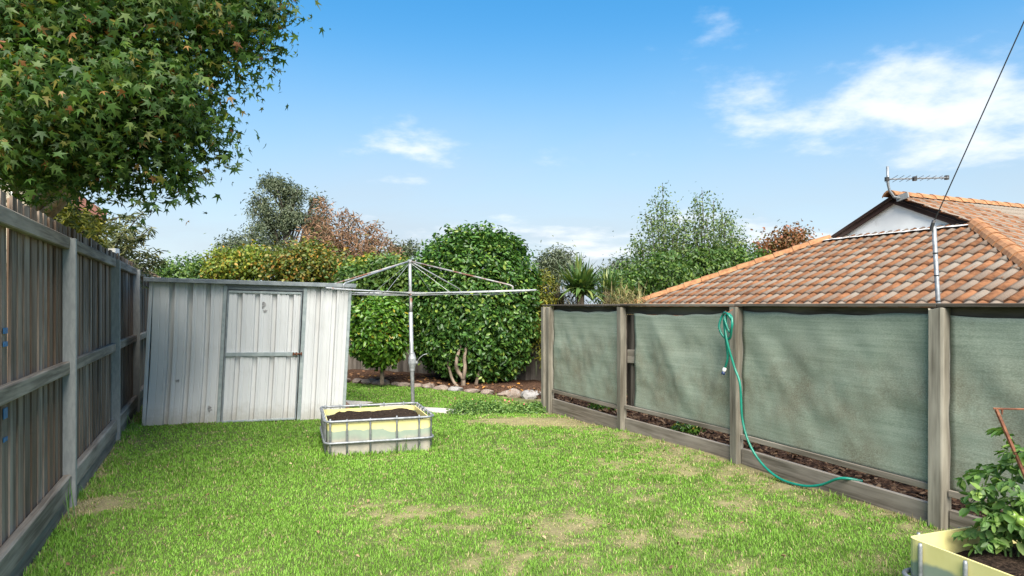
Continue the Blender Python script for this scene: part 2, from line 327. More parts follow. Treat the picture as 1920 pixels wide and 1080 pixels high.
def oval(wd=0.24, fold=0.05, droop=0.12):
    return (np.array([(0, 0, 0), (.3, wd * .85, fold), (.68, wd * .8, fold - droop * .4), (1, 0, -droop), (.68, -wd * .8, fold - droop * .4), (.3, -wd * .85, fold)], float),
            [(0, 5, 4, 3), (0, 3, 2, 1)])
def maple_leaf():
    pts = [(0, 0, 0)]
    ring = [(-112, .42), (-84, .26), (-56, .82), (-27, .32), (0, 1.0), (27, .32), (56, .82), (84, .26), (112, .42), (180, .10)]
    for a, r_ in ring: pts.append((r_ * math.cos(R(a)), r_ * math.sin(R(a)), -0.38 * r_ * r_))
    return np.array(pts, float), [(0, i, i + 1) for i in range(1, 10)] + [(0, 10, 1)]
def scatter(pos, outw, size, template, up=0.5, jit=0.7, droop=0.4, szj=0.35):
    n = len(pos); T, faces = template; k = len(T)
    nrm = unit(unit(outw) * 0.7 + np.array([0, 0, up]) + rng.normal(0, jit, (n, 3)))
    ax = unit(outw) * 0.5 + rng.normal(0, 0.8, (n, 3)) + np.array([0, 0, -droop]); ax = unit(ax - nrm * np.sum(ax * nrm, 1, keepdims=True)); sd_ = np.cross(nrm, ax)
    s = size * (1 + rng.uniform(-szj, szj, n))
    V = pos[:, None, :] + s[:, None, None] * (T[None, :, 0:1] * ax[:, None, :] + T[None, :, 1:2] * sd_[:, None, :] + T[None, :, 2:3] * nrm[:, None, :])
    return V.reshape(-1, 3), faces, k
def clump_points(ell, nsub, per, rs, shell=0.55):
    """ell: list of (centre, radii); leaves gather in small tufts spread through the ellipsoids, denser near the surface"""
    vol = np.array([np.prod(e[1]) ** (2 / 3) for e in ell]); vol /= vol.sum(); P_, O_ = [], []
    for (c, r), f in zip(ell, vol):
        m = max(3, int(nsub * f)); d = unit(rng.normal(0, 1, (m, 3))); rad = shell + (1 - shell) * rng.random(m) ** 0.7
        cen = np.array(c) + d * rad[:, None] * np.array(r); rr = rs * rng.uniform(0.6, 1.35, m)
        off = rng.normal(0, 0.5, (m, per, 3)) * rr[:, None, None]
        p = cen[:, None, :] + off; o = d[:, None, :] * 0.8 + unit(off) * 0.6
        P_.append(p.reshape(-1, 3)); O_.append(o.reshape(-1, 3))
    return np.concatenate(P_), np.concatenate(O_)
def limb(a, b, r0, r1, n=5, wob=0.06):
    a = Vector(a); b = Vector(b); L = (b - a).length; pts = []; rs = []
    for i in range(n + 1):
        t = i / n; q = a.lerp(b, t)
        if 0 < i < n: q += Vector((random.uniform(-1, 1), random.uniform(-1, 1), random.uniform(-.5, .5))) * wob * L
        pts.append(q); rs.append(r0 + (r1 - r0) * t)
    return pts, rs
def tree(name, base, ell, nsub, per, rs, leaf, size, lm, label, cat='tree', group=None, bark='bark_dark', tr=0.1, shell=0.55, droop=0.4, up=0.5, fork=0.35, jit=0.7, limbs=True, fork_pt=None, szj=.35, nl=5):
    base = Vector(base); root = empty(name, base); tag(root, label, cat, group)
    p, o = clump_points([((Vector(c) - base), r) for c, r in ell], nsub, per, rs, shell)
    V, f, k = scatter(p, o, size, leaf, up, jit, droop, szj)
    link('crown', island_mesh('crown', V, f, k, lm), root)
    mb = MB(); top = sum((Vector(c) for c, r in ell), Vector()) / len(ell) - base
    fk = top * fork if fork_pt is None else Vector(fork_pt) - base; pts, rr = limb((0, 0, -0.1), fk, tr, tr * .75); mb.tube(pts, rr, 8)
    if limbs:
        for c, r in ell:
            if fork_pt is not None and (c.z < fk.z + base.z + .45 or min(r) < .15): continue
            e = Vector(c) - base + Vector((0, 0, r[2] * .35)); pts, rr = limb(fk * random.uniform(.75, 1.0), e, tr * .55, tr * .08, 6); mb.tube(pts, rr, 6)
            for q in range(nl):
                d = Vector(unit(rng.normal(0, 1, 3))); q0 = pts[random.randint(2, 5)]; q1 = Vector(c) - base + Vector((d.x * r[0], d.y * r[1], d.z * r[2])) * .85
                p2, r2 = limb(q0, q1, tr * .2, tr * .04, 4); mb.tube(p2, r2, 5)
    mb.build('trunk', M[bark], root, True); return root
def value_noise(x, y, s, seed=0):
    r_ = np.random.default_rng(seed); G = r_.random((256, 256)); x = np.asarray(x) / s + 1000; y = np.asarray(y) / s + 1000
    xi = np.floor(x).astype(int); yi = np.floor(y).astype(int); fx = x - xi; fy = y - yi; fx = fx * fx * (3 - 2 * fx); fy = fy * fy * (3 - 2 * fy)
    a = G[xi % 256, yi % 256]; b = G[(xi + 1) % 256, yi % 256]; c = G[xi % 256, (yi + 1) % 256]; d = G[(xi + 1) % 256, (yi + 1) % 256]
    return (a * (1 - fx) + b * fx) * (1 - fy) + (c * (1 - fx) + d * fx) * fy

# ------------------------------------------------------------------ ground and lawn
LF0 = np.array([-3.095, 4.58]); LFD = np.array([-0.4104, 0.9119]); LFN = np.array([0.9119, 0.4104])     # left fence: a post, direction, normal into the yard
RP = [(3.43, 2.50), (2.70, 4.17), (2.02, 5.91), (1.267, 7.52), (0.552, 9.17)]                            # right fence posts, near to far
VH = np.array([0.914, 0.407]); UH = np.array([-0.407, 0.914])
def right_dist(x, y):      # distance left of the right fence
    a = np.array(RP[1]); b = np.array(RP[4]); d = (b - a) / np.linalg.norm(b - a); nn = np.array([-d[1], d[0]])
    return (np.asarray(x) - a[0]) * nn[0] + (np.asarray(y) - a[1]) * nn[1]
def left_dist(x, y): return (np.asarray(x) - LF0[0]) * LFN[0] + (np.asarray(y) - LF0[1]) * LFN[1]
def blob(x, y, cx, cy, rx, ry): return np.exp(-(((x - cx) / rx) ** 2 + ((y - cy) / ry) ** 2))
def dryness(x, y):
    d = 0.22 * value_noise(x, y, 0.4, 3) + 0.36 * value_noise(x, y, 0.13, 4) + 0.42 * value_noise(x, y, 0.045, 5)
    rd = right_dist(x, y)
    reg = 0.34 * np.exp(-np.clip(rd, 0, 9) / 0.45) + 0.20 * blob(x, y, 0.35, 3.7, 0.9, 1.0) + 0.14 * blob(x, y, 1.3, 4.9, 0.9, 1.2) + 0.14 * blob(x, y, -0.4, 4.3, 0.8, 0.6)
    reg = reg + 1.2 * blob(x, y, 0.2, 8.15, 0.55, 0.28) + 1.0 * blob(x, y, -2.9, 4.6, 0.22, 0.16) + 0.35 * np.exp(-np.clip(left_dist(x, y), 0, 9) / 0.22) + 0.07
    return np.clip((d + reg - 0.70) * 3.0, 0, 1)

def axis(lo, hi, step, far):
    a = list(np.arange(lo, hi + 1e-6, step)); s = step; l = [lo]; h = [hi]
    while h[-1] < far: s *= 1.6; h.append(h[-1] + s); l.append(l[-1] - s)
    return np.array(sorted(set(l[1:] + a + h[1:])))
gx = axis(-7, 7, 0.1, 900); gy = axis(0, 14.5, 0.1, 900)
XX, YY = np.meshgrid(gx, gy); ZZ = gz(XX, YY)
ZZ = ZZ + (value_noise(XX, YY, 0.9, 1) - 0.5) * 0.03 * (np.abs(XX) < 7) * (np.abs(YY - 7) < 8)
dr = dryness(XX, YY)[..., None]
near = ((np.abs(XX) < 7.2) & (YY > -1) & (YY < 14))[..., None]
cg = (1 - dr) * np.array([0.075, 0.115, 0.022]) + dr * np.array([0.27, 0.235, 0.12]); cg = np.where(near, cg, np.array([0.07, 0.11, 0.025]))
cg = cg * (0.8 + 0.4 * value_noise(XX, YY, 0.12, 9))[..., None]
V = np.stack([XX, YY, ZZ], -1).reshape(-1, 3); nx, ny = len(gx), len(gy)
idx = (np.arange(ny - 1)[:, None] * nx + np.arange(nx - 1)[None, :]).ravel()
me = bpy.data.meshes.new('ground'); me.from_pydata(V.tolist(), [], np.stack([idx, idx + 1, idx + 1 + nx, idx + nx], 1).tolist())
a = me.color_attributes.new('Col', 'FLOAT_COLOR', 'POINT'); a.data.foreach_set('color', np.concatenate([cg.reshape(-1, 3), np.ones((nx * ny, 1))], 1).astype(np.float32).ravel())
me.polygons.foreach_set('use_smooth', np.ones(len(me.polygons), bool))
def attr_mat(name, rough, trans=0.0, fine=None):
    m, t, b = newmat(name); at = N(t, 'ShaderNodeAttribute', attribute_name='Col'); c = at.outputs['Color']
    if fine: c = mixrgb(t, ramp(t, noise(t, coords(t, (1, 1, 1), False), fine, 4, 0.7), 0.3, 0.75, 0, 0.6), c, (0.05, 0.04, 0.025))
    t.links.new(c, b.inputs['Base Color']); b.inputs['Roughness'].default_value = rough; b.inputs['Specular IOR Level'].default_value = 0.25
    if trans:
        tr = N(t, 'ShaderNodeBsdfTranslucent'); ms = N(t, 'ShaderNodeMixShader', inp={0: trans}); t.links.new(c, tr.inputs['Color']); t.links.new(b.outputs[0], ms.inputs[1]); t.links.new(tr.outputs[0], ms.inputs[2]); t.links.new(ms.outputs[0], t.nodes['Material Output'].inputs['Surface'])
    return m
me.materials.append(attr_mat('earth_under_grass', 0.95, fine=60)); tag(link('ground', me), 'lawn soil and land running out to the horizon', None, None, 'structure')
def ground_at(x, y): return gz(x, y) + (value_noise(x, y, 0.9, 1) - 0.5) * 0.03

def keep_off(x, y):
    """where no grass grows"""
    bad = (left_dist(x, y) < 0.05) | (right_dist(x, y) < 0.04)
    sx, sy = x + 4.25, y - 7.65; lx = sx * 0.9636 + sy * 0.2672; ly = -sx * 0.2672 + sy * 0.9636
    bad |= (lx > -0.02) & (lx < 2.27) & (ly > 0.0) & (ly < 1.5)
    px_, py_ = x + 1.70, y - 6.12; q = px_ * 0.9487 + py_ * 0.3162; r_ = -px_ * 0.3162 + py_ * 0.9487
    bad |= (q > 0.02) & (q < 0.95) & (r_ > 0.02) & (r_ < 0.85)
    bad |= (y > ROCK(x) - 0.05) | PATH(x, y)
    return bad
def ROCK(x): return 12.1 - (np.asarray(x) + 3.1) * (1.5 / 3.58)
def PATH(x, y):
    a = np.array([-3.6, 10.05]); b = np.array([-0.55, 8.83]); d = (b - a) / np.linalg.norm(b - a); s = (x - a[0]) * d[0] + (y - a[1]) * d[1]; q = -(x - a[0]) * d[1] + (y - a[1]) * d[0]
    return (s > 0) & (s < np.linalg.norm(b - a)) & (np.abs(q) < 0.19)
xs, ys = [], []
for (y0, y1, dens) in ((2.2, 3.4, 13000), (3.4, 4.6, 11000), (4.6, 6.4, 7000), (6.4, 9, 4000), (9, 12.6, 2600)):
    xa, xb = -0.85 * y1 - 0.5, 0.85 * y1 + 0.5; n = int((xb - xa) * (y1 - y0) * dens); xs.append(rng.uniform(xa, xb, n)); ys.append(rng.uniform(y0, y1, n))
x = np.concatenate(xs); y = np.concatenate(ys); k_ = (~keep_off(x, y)) & (np.abs(x) < 0.85 * y + 0.4); x = x[k_]; y = y[k_]
dd = dryness(x, y); k_ = rng.random(len(x)) > dd * 0.35; x = x[k_]; y = y[k_]; dd = dd[k_]; n = len(x)
lush = value_noise(x, y, 0.45, 21) * 0.6 + value_noise(x, y, 0.15, 22) * 0.4
h = rng.uniform(0.012, 0.028, n) * (0.75 + 0.6 * lush) * (1 - 0.6 * dd) * (1 + 0.5 * (rng.random(n) < 0.04)); qx_ = (x + 1.70) * 0.9487 + (y - 6.12) * 0.3162; qy_ = -(x + 1.70) * 0.3162 + (y - 6.12) * 0.9487
near_p = (qx_ > -.07) & (qx_ < 1.04) & (qy_ > -.07) & (qy_ < .97)
h = h * np.where((left_dist(x, y) < 0.22) | (right_dist(x, y) < .10) | near_p, rng.uniform(1.2, 2.4, n), 1.0)
h = h * np.where(value_noise(x, y, 0.07, 77) > .86, 1.45, 1.0)
wd = 0.0022 * (0.8 + 0.5 * rng.random(n)) * np.clip(y / 3.6, 1, 3.0)
az = rng.uniform(0, 2 * np.pi, n); lean = np.abs(rng.normal(0.45, 0.35, n)); dirx, diry = np.cos(az), np.sin(az); sxx, syy = -diry, dirx
z = ground_at(x, y) - 0.004
def ring(tfrac, wf):
    off = h * lean * tfrac ** 1.7; c = np.stack([x + dirx * off, y + diry * off, z + h * tfrac * (1 - 0.2 * lean * tfrac)], -1); s_ = np.stack([sxx * wd * wf, syy * wd * wf, 0 * wd], -1); return c - s_, c + s_
a0, b0 = ring(0.0, 1.0); a1, b1 = ring(0.55, 0.8); t0, _ = ring(1.0, 0.0)
Vb = np.stack([a0, b0, b1, a1, t0], 1).reshape(-1, 3)
straw = (rng.random(n) < 0.045 + 0.6 * dd); tone = rng.random((n, 1)); lu = lush[:, None]
cb_ = np.array([0.135, 0.30, 0.028]) * (1 - tone) + np.array([0.235, 0.43, 0.065]) * tone
cb_ = cb_ * (1.12 - 0.42 * lu); cb_ = cb_ * (1 - 0.35 * dd[:, None]) + np.array([0.30, 0.30, 0.10]) * 0.35 * dd[:, None]
cb_ = np.where(straw[:, None], np.array([0.42, 0.36, 0.19]) * (0.7 + 0.5 * tone), cb_)
cols = np.repeat(np.concatenate([cb_, np.ones((n, 1))], 1), 5, 0)
gm = island_mesh('grass', Vb, [(0, 1, 2, 3), (3, 2, 4)], 5, attr_mat('grass_blade', 0.55, 0.3), colors=cols)
tag(link('grass', gm), 'short mown green lawn grass with dry straw patches', 'grass', None, 'stuff')
print('grass blades', n)

# concrete path by the clothes hoist
pa = Vector((-3.6, 10.05, 0)); pb = Vector((-0.55, 8.83, 0)); mb = MB(); L = (pb - pa).length; ang = math.atan2(pb.y - pa.y, pb.x - pa.x)
for i in range(4):
    mb.box(L * i / 4 + 0.006, L * (i + 1) / 4 - 0.006, -0.18, 0.18, -0.12, 0.012 - 0.012 * i)
o = mb.build('garden_path', M['concrete']); o.location = pa; o.rotation_euler = (0, 0, ang); tag(o, 'narrow pale concrete path behind the clothes hoist', None, None, 'structure')

# ------------------------------------------------------------------ left paling fence (local x along the fence away from the camera, local y into the neighbour's side)
def fence_root(name, p0, d, label):
    r_ = empty(name, (p0[0], p0[1], 0), math.atan2(d[1], d[0])); tag(r_, label, 'fence'); return r_
lf = fence_root('paling_fence', LF0, LFD, 'tall weathered grey paling fence with steel posts along the left side')
def paling_mesh(wd_, hh, th, seed):
    random.seed(seed); mb = MB(); n_ = 5; vs = []; bow = random.uniform(-.006, .006); tw = random.uniform(-.004, .004)
    for i in range(n_ + 1):
        zf = i / n_; e = random.uniform(-.0015, .0015)
        for (sx_, sy_) in ((-1, 0), (1, 0), (1, 1), (-1, 1)):
            vs.append((sx_ * wd_ / 2 + bow * math.sin(zf * 3.14) + e, sy_ * th + tw * zf * sx_, hh * zf + (random.uniform(-.004, .004) if i == n_ else 0)))
    fs = [(4 * i + k, 4 * i + (k + 1) % 4, 4 * i + 4 + (k + 1) % 4, 4 * i + 4 + k) for i in range(n_) for k in range(4)] + [(3, 2, 1, 0), (4 * n_, 4 * n_ + 1, 4 * n_ + 2, 4 * n_ + 3)]
    return mb.add(vs, fs).mesh('paling', M['paling'])
pal = [paling_mesh(0.106, 1.865, 0.014, s) for s in range(6)]
LF_LEN0, LF_LEN1 = -2.3, 9.6
i = 0; xx = LF_LEN0
random.seed(5)
while xx < LF_LEN1:
    for layer in (0, 1):
        o = link('paling', pal[(i * 7 + layer * 3) % 6], lf, (xx + layer * 0.075 + random.uniform(-.008, .008), 0.001 + layer * 0.0165, 0.09 + random.uniform(-.012, .012)), (random.uniform(-.004, .004), random.uniform(-.006, .006), random.uniform(-.02, .02)))
    i += 1; xx += 0.15
posts_x = [-2.42, 0.0, 2.39, 4.42, 6.75, 9.1]
for k in range(len(posts_x) - 1):
    xa, xb = posts_x[k] + 0.03, posts_x[k + 1] - 0.03
    for (z0, z1, dpt) in ((1.79, 1.875, 0.045), (0.925, 1.01, 0.045)):
        mb = MB(); mb.cbox(0, xb - xa, -dpt, -0.001, 0, z1 - z0, 0.006); mb.build('rail', M['rail'], lf).location = (xa, 0, z0 + random.uniform(-.008, .008))
    mb = MB(); mb.cbox(0, xb - xa, -0.055, -0.001, 0, 0.135, 0.010); o = mb.build('plinth_rail', M['rail'], lf); o.location = (xa, 0, 0.10)
    mb = MB(); mb.box(0, xb - xa, -0.042, -0.02, -0.15, 0.098); o = mb.build('plinth_board', M['plinth'], lf); o.location = (xa, 0, 0)
for k, px_ in enumerate(posts_x):
    mb = MB(); x0, x1 = -0.025, 0.025
    # folded steel channel: web faces the yard, two flanges run back to the palings
    mb.cbox(x0, x1, -0.078, -0.073, 0, 1.96, 0.001); mb.box(x0, x0 + .004, -0.073, -0.002, 0, 1.96); mb.box(x1 - .004, x1, -0.073, -0.002, 0, 1.96); mb.box(x0 + .004, x1 - .004, -0.073, -0.002, 1.952, 1.957)
    o = mb.build('post', M['galv'], lf); o.location = (px_, 0, -0.1)
for (px_, py_, hh) in ((10, 620, 11), (10, 645, 9), (9, 775, 20), (9, 824, 8)):
    q = (0.78 * 0 + 0); t_ = (px_ - 960) / F; Y = (LF0[0] - LF0[1] * LFD[0] / LFD[1] - 0.0) / (t_ - LFD[0] / LFD[1]); s_ = (Y - LF0[1]) / LFD[1]
    zc = EYE - (py_ - 572) / F * Y; xk = LF_LEN0 + round((s_ - LF_LEN0) / 0.15) * 0.15
    mb = MB(); mb.box(-.035, .035, -0.0035, 0.0, -hh / F * Y / 2, hh / F * Y / 2); o = mb.build('paint_mark', M['blue_paint'], lf); o.location = (xk, 0, zc); o['label'] = 'patch of blue paint on a paling'
# small white cap sitting beyond the left fence
o = MB().cbox(-.06, .06, -.05, .05, -.5, .05, .01).build('white_post', M['white']); o.location = P(211, 474, 7.9); tag(o, 'short white post top just showing over the left paling fence', 'post')

# ------------------------------------------------------------------ back paling fence
B0 = np.array([-6.9, 14.5]); B1 = np.array([0.95, 12.24]); BD = (B1 - B0) / np.linalg.norm(B1 - B0)
bf = fence_root('back_fence', B0, BD, 'dark old paling fence behind the rounded hedge at the back of the yard')
pb_ = [paling_mesh(0.10, 1.75, 0.014, 20 + s) for s in range(4)]
for m_ in pb_: m_.materials.clear(); m_.materials.append(M['oldfence'])
xx = 0.0; LB = float(np.linalg.norm(B1 - B0)); i = 0
while xx < LB:
    link('paling', pb_[i % 4], bf, (xx, 0.0 + 0.012 * (i % 2), -0.12 + random.uniform(-.02, .02)), (0, random.uniform(-.006, .006), 0)); xx += 0.104; i += 1
for zz_ in (0.35, 1.35):
    o = MB().cbox(0, LB, 0.03, 0.075, 0, 0.09, 0.004).build('rail', M['oldfence'], bf); o.location = (0, 0, zz_)

# ------------------------------------------------------------------ right fence with shade cloth
RD = np.array(RP[4]) - np.array(RP[1]); RD = RD / np.linalg.norm(RD)
rf = empty('screened_fence', (RP[1][0], RP[1][1], 0), math.atan2(RD[1], RD[0])); tag(rf, 'low timber post fence hung with green shade cloth along the right side', 'fence')
RO = np.array(RP[1]); RNv = np.array([-RD[1], RD[0]])      # local +y points into the yard
loc = [(float(np.dot(np.array(p) - RO, RD)), float(np.dot(np.array(p) - RO, RNv))) for p in RP]
PW = [0.10, 0.098, 0.088, 0.085, 0.085]
for k, (lx, ly) in enumerate(loc):
    wd_ = PW[k] / 2; base = -0.3; mb = MB(); mb.cbox(-wd_, wd_, -0.042, 0.042, base, 1.385 - 0.0, 0.007)
    random.seed(40 + k); mb.v = [(a + (random.uniform(-.006, .006)), b + random.uniform(-.004, .004), c + (random.uniform(-.02, 0) if c > 1 else 0)) for a, b, c in mb.v]
    o = mb.build('post', M['post_wood'], rf); o.location = (lx, ly + 0.03, 0)
    if k == 4:
        mb = MB(); mb.cbox(-.04, .04, -0.045, 0.045, -0.3, 1.375, 0.006); o = mb.build('post', M['post_wood'], rf); o.location = (lx + 0.115, ly + 0.05, 0)
        mb = MB(); mb.cbox(-.03, .03, -0.012, 0.012, -0.1, 0.13, 0.003); o = mb.build('post_stirrup', M['galv'], rf); o.location = (lx + 0.19, ly + 0.06, g(*RP[4]))
x_lo, x_hi = loc[0][0], loc[4][0] + 0.17
def line_y(xl): return float(np.interp(xl, [l[0] for l in loc], [l[1] for l in loc]))
# cap and rails run post to post
for k in range(4):
    xa, xb = loc[k][0], loc[k + 1][0]; ya, yb = loc[k][1], loc[k + 1][1]; L = math.hypot(xb - xa, yb - ya); an = math.atan2(yb - ya, xb - xa)
    def member(nm, m_, y0, y1, z0, z1, a0=0.0, b0=None, c=0.004):
        o = MB().cbox(a0, (L if b0 is None else b0), y0, y1, 0, z1 - z0, c).build(nm, m_, rf); o.location = (xa, ya, z0); o.rotation_euler = (0, random.uniform(-.002, .002), an); return o
    member('cap_rail', M['cap'], -0.085, 0.055, 1.388, 1.412, 0.002, L - 0.002 + (0.2 if k == 3 else 0))
    member('top_rail', M['cap'], -0.075, -0.03, 1.295, 1.3865, 0.002, L - 0.002)
    zb = [0.23, 0.235, 0.25, 0.22][k]
    member('bottom_batten', M['plinth'], 0.014, 0.032, zb - .012, zb + 0.030, 0.065, L - 0.06, 0.003)
    member('plinth_board', M['plinth'], -0.012, 0.022, -0.12, [0.135, 0.14, 0.13, 0.115][k], 0.065, L - 0.06, 0.004)
    # shade cloth: grid with sag along the top, ripples and a slack lower edge
    nxg, nzg = 46, 30; vs = []; random.seed(k + 3); g0 = 0.058; g1 = 0.055 if k != 2 else 0.20; ph = random.uniform(0, 6)
    for j in range(nzg + 1):
        for i in range(nxg + 1):
            s_ = i / nxg; t_ = j / nzg; xl = g0 + (L - g0 - g1) * s_
            sag = 0.022 * math.sin(math.pi * s_) + 0.006 * math.sin(s_ * 21 + ph) * (1 if k else .5)
            zt = (1.335 if k != 1 else 1.35) - sag - (0.0 if k != 2 else 0.03 * s_); zbm = zb + 0.012
            zl = zbm + (zt - zbm) * t_
            fold = 0.003 * math.sin(9 * s_ + 5 * t_ + ph) + 0.004 * math.sin(26 * s_ - 14 * t_ + ph) * t_ + 0.024 * (float(value_noise(s_ * 3 + k * 9, t_ * 2, 0.35, 31)) - .5) + 0.010 * (float(value_noise(s_ * 3 + k * 9, t_ * 2, 0.12, 33)) - .5)
            if k == 2: fold += 0.028 * math.exp(-((s_ - 0.55 - 0.5 * (t_ - .5)) / .08) ** 2) * (0.4 + t_) + 0.018 * math.exp(-((s_ - 0.25 + .3 * t_) / .05) ** 2) - 0.012 * math.exp(-((s_ - .85) / .1) ** 2)
            if k == 2: xl -= 0.02 * math.sin(t_ * 3.1) * s_
            fold *= math.sin(math.pi * min(1, max(0, t_ * 1.02 - .01))) ** .5 * 1.0 if t_ < .97 else .3
            vs.append((xl, 0.004 + fold * 0.95, zl))
    mb = MB(); mb.add(vs, [(j * (nxg + 1) + i, j * (nxg + 1) + i + 1, (j + 1) * (nxg + 1) + i + 1, (j + 1) * (nxg + 1) + i) for j in range(nzg) for i in range(nxg)])
    o = mb.build('shade_cloth', M['cloth'], rf, True); o.location = (xa, ya, 0); o.rotation_euler = (0, 0, an)
    sm = o.modifiers.new('thick', 'SOLIDIFY'); sm.thickness = 0.002
    if k == 2:   # lattice and short rails seen through the gap beside the post
        mb = MB()
        mb.cbox(L - 0.13, L - 0.08, -0.06, -0.035, 0.25, 1.29, 0.003); mb.cbox(L - 0.175, L - 0.15, -0.05, -0.03, 0.25, 1.29, 0.002)
        for q in range(12): mb.cbox(L - 0.26, L - 0.06, -0.085, -0.062, 0.28 + q * .085, 0.30 + q * .085, 0.002)
        mb.cbox(L - 0.45, L + 0.10, -0.125, -0.11, 0.2, 1.29, 0.003)
        o = mb.build('lattice', M['oldfence'], rf); o.location = (xa, ya, 0); o.rotation_euler = (0, 0, an); o['label'] = 'timber lattice showing through the gap beside the cloth'
        for z0 in (0.80, 0.885):
            o = MB().cbox(L - 0.23, L - 0.055, -0.03, -0.008, 0, 0.075, 0.003).build('rail', M['plinth'], rf); o.location = (xa, ya, z0); o.rotation_euler = (0, random.uniform(-.06, .06), an)

# mulched bed behind the right fence
mb = MB(); vs = []; nn_ = 60
for i in range(nn_ + 1):
    s_ = x_lo - 0.6 + (x_hi + 1.2 - x_lo) * i / nn_
    for q, dv in enumerate((-0.04, -0.3, -0.7, -1.2, -1.9)):
        wx, wy = RO + RD * s_ + RNv * (line_y(s_) + dv); vs.append((wx, wy, [0.05, 0.10, 0.12, 0.11, -0.6][q] + random.uniform(-.02, .02)))
mb.add(vs, [(i * 5 + q, i * 5 + q + 1, (i + 1) * 5 + q + 1, (i + 1) * 5 + q) for i in range(nn_) for q in range(4)])
tag(mb.build('garden_bed', M['mulch'], None, True), 'bark mulched garden bed behind the cloth-hung fence', None, None, 'structure')
n = 5200; s_ = rng.uniform(x_lo, x_hi + .8, n); dv = -rng.uniform(0.06, 1.0, n); ly_ = np.interp(s_, [l[0] for l in loc], [l[1] for l in loc])
pos = np.stack([RO[0] + RD[0] * s_ + RNv[0] * (ly_ + dv), RO[1] + RD[1] * s_ + RNv[1] * (ly_ + dv), 0.085 + 0.045 * np.clip(-dv / .3, 0, 1) + rng.uniform(0, .02, n)], -1)
V, f, k = scatter(pos, np.tile([0, 0, 1.0], (n, 1)), 0.04, (np.array([(0, -.2, 0), (1, -.25, .03), (1, .2, .03), (0, .25, 0)], float), [(0, 1, 2, 3)]), 0.8, 0.5, 0.0)
tag(link('bark_chips', island_mesh('bark_chips', V, f, k, M['chip'])), 'loose bark chips on the bed behind the fence', 'mulch', None, 'stuff')

# back bed: mulch between rocks and back fence
mb = MB(); vs = []
for i in range(41):
    x_ = -5.2 + 7.0 * i / 40; yr = float(ROCK(x_))
    for q, (dy, zz_) in enumerate(((-.06, -0.02), (.12, .07), (.6, .10), (2.6, .08))): vs.append((x_, yr + dy, g(x_, yr) + zz_ + random.uniform(-.015, .015)))
mb.add(vs, [(i * 4 + q, (i + 1) * 4 + q, (i + 1) * 4 + q + 1, i * 4 + q + 1) for i in range(40) for q in range(3)])
tag(mb.build('back_garden_bed', M['mulch'], None, True), 'mulched bed under the hedge at the back', None, None, 'structure')

# ------------------------------------------------------------------ neighbour's tiled house beyond the right fence (local x away from the fence, local y along it)
HO = (3.869, 10.496, 0.0); HA = math.atan2(0.407, 0.914); PT = 0.47; ZE = 1.175; HW = 4.57; XG = 3.2
hs_ = empty('tiled_house', HO, HA); tag(hs_, 'neighbouring house with weathered orange tiled hip roof and white gable', 'house')
MB().box(0.5, 13.5, -HW + .5, HW - .5, -1.3, 1.06).build('wall', M['brick_wall'], hs_)
cs = 1 / math.hypot(1, PT); sn = PT * cs
rb = MB(); d_ = 0.035
rb.add([(0, -HW, ZE - d_), (0, HW, ZE - d_), (XG, HW - XG, ZE + PT * XG - d_), (XG, -HW + XG, ZE + PT * XG - d_)], [(0, 3, 2, 1)])
zr = ZE + PT * HW - d_
rb.add([(0, -HW, ZE - d_), (14, -HW, ZE - d_), (14, 0, zr), (XG - .08, 0, zr), (XG - .08, -HW + XG - .08, ZE + PT * (XG - .08) - d_)], [(0, 1, 2, 3, 4)])
rb.add([(0, HW, ZE - d_), (14, HW, ZE - d_), (14, 0, zr), (XG - .08, 0, zr), (XG - .08, HW - XG + .08, ZE + PT * (XG - .08) - d_)], [(4, 3, 2, 1, 0)])
rb.box(-.02, 0.02, -HW, HW, ZE - .18, ZE - .04); rb.box(0, 14, -HW - .02, -HW + .02, ZE - .18, ZE - .04)
roof = rb.build('roof', M['mortar'], hs_)
def tile_bm():
    mb = MB(); n_ = 16; wv = 0.302
    prof = [(-wv / 2 + wv * i / n_, 0.032 * (0.5 - 0.5 * math.cos(4 * math.pi * i / n_)) ** 0.8) for i in range(n_ + 1)]
    vs = [(x_, 0.0, z_ + 0.030) for x_, z_ in prof] + [(x_, 0.37, z_ + 0.0) for x_, z_ in prof] + [(x_, 0.004, z_ * 0.6 - 0.004) for x_, z_ in prof]
    m_ = n_ + 1
    return mb.add(vs, [(i, i + 1, m_ + i + 1, m_ + i) for i in range(n_)] + [(2 * m_ + i, 2 * m_ + i + 1, i + 1, i) for i in range(n_)])
tile_me = tile_bm().mesh('tile', M['tile'], True)
stuff_bm = bmesh.new(); placed = []
def place_tile(mtx, planes):
    crosses = False; c = [mtx @ Vector(p) for p in ((-.15, 0, 0), (.15, 0, 0), (-.15, .36, 0), (.15, .36, 0))]
    for co, no in planes:
        dist = [(q - Vector(co)).dot(Vector(no)) for q in c]
        if min(dist) > 0: return
        if max(dist) > 0: crosses = True
    placed.append((mtx, planes if crosses else None))
GA = 0.318; cols_ = 17
Rh = Matrix(((0, cs, -sn, 0), (-1, 0, 0, 0), (0, sn, cs, 0), (0, 0, 0, 1)))
Rs = Matrix(((1, 0, 0, 0), (0, cs, -sn, 0), (0, sn, cs, 0), (0, 0, 0, 1)))
h2 = math.sqrt(.5)
for r_ in range(int(XG / cs / GA) + 1):
    for c_ in range(-cols_, cols_):
        s_ = r_ * GA - 0.05; m_ = Matrix.Translation((s_ * cs, (c_ + .5) * 0.3, ZE + s_ * sn)) @ Rh
        place_tile(m_, [((0, HW, 0), (h2, h2, 0)), ((0, -HW, 0), (h2, -h2, 0)), ((XG + .0, 0, 0), (1, 0, 0))])
n_front = len(placed)
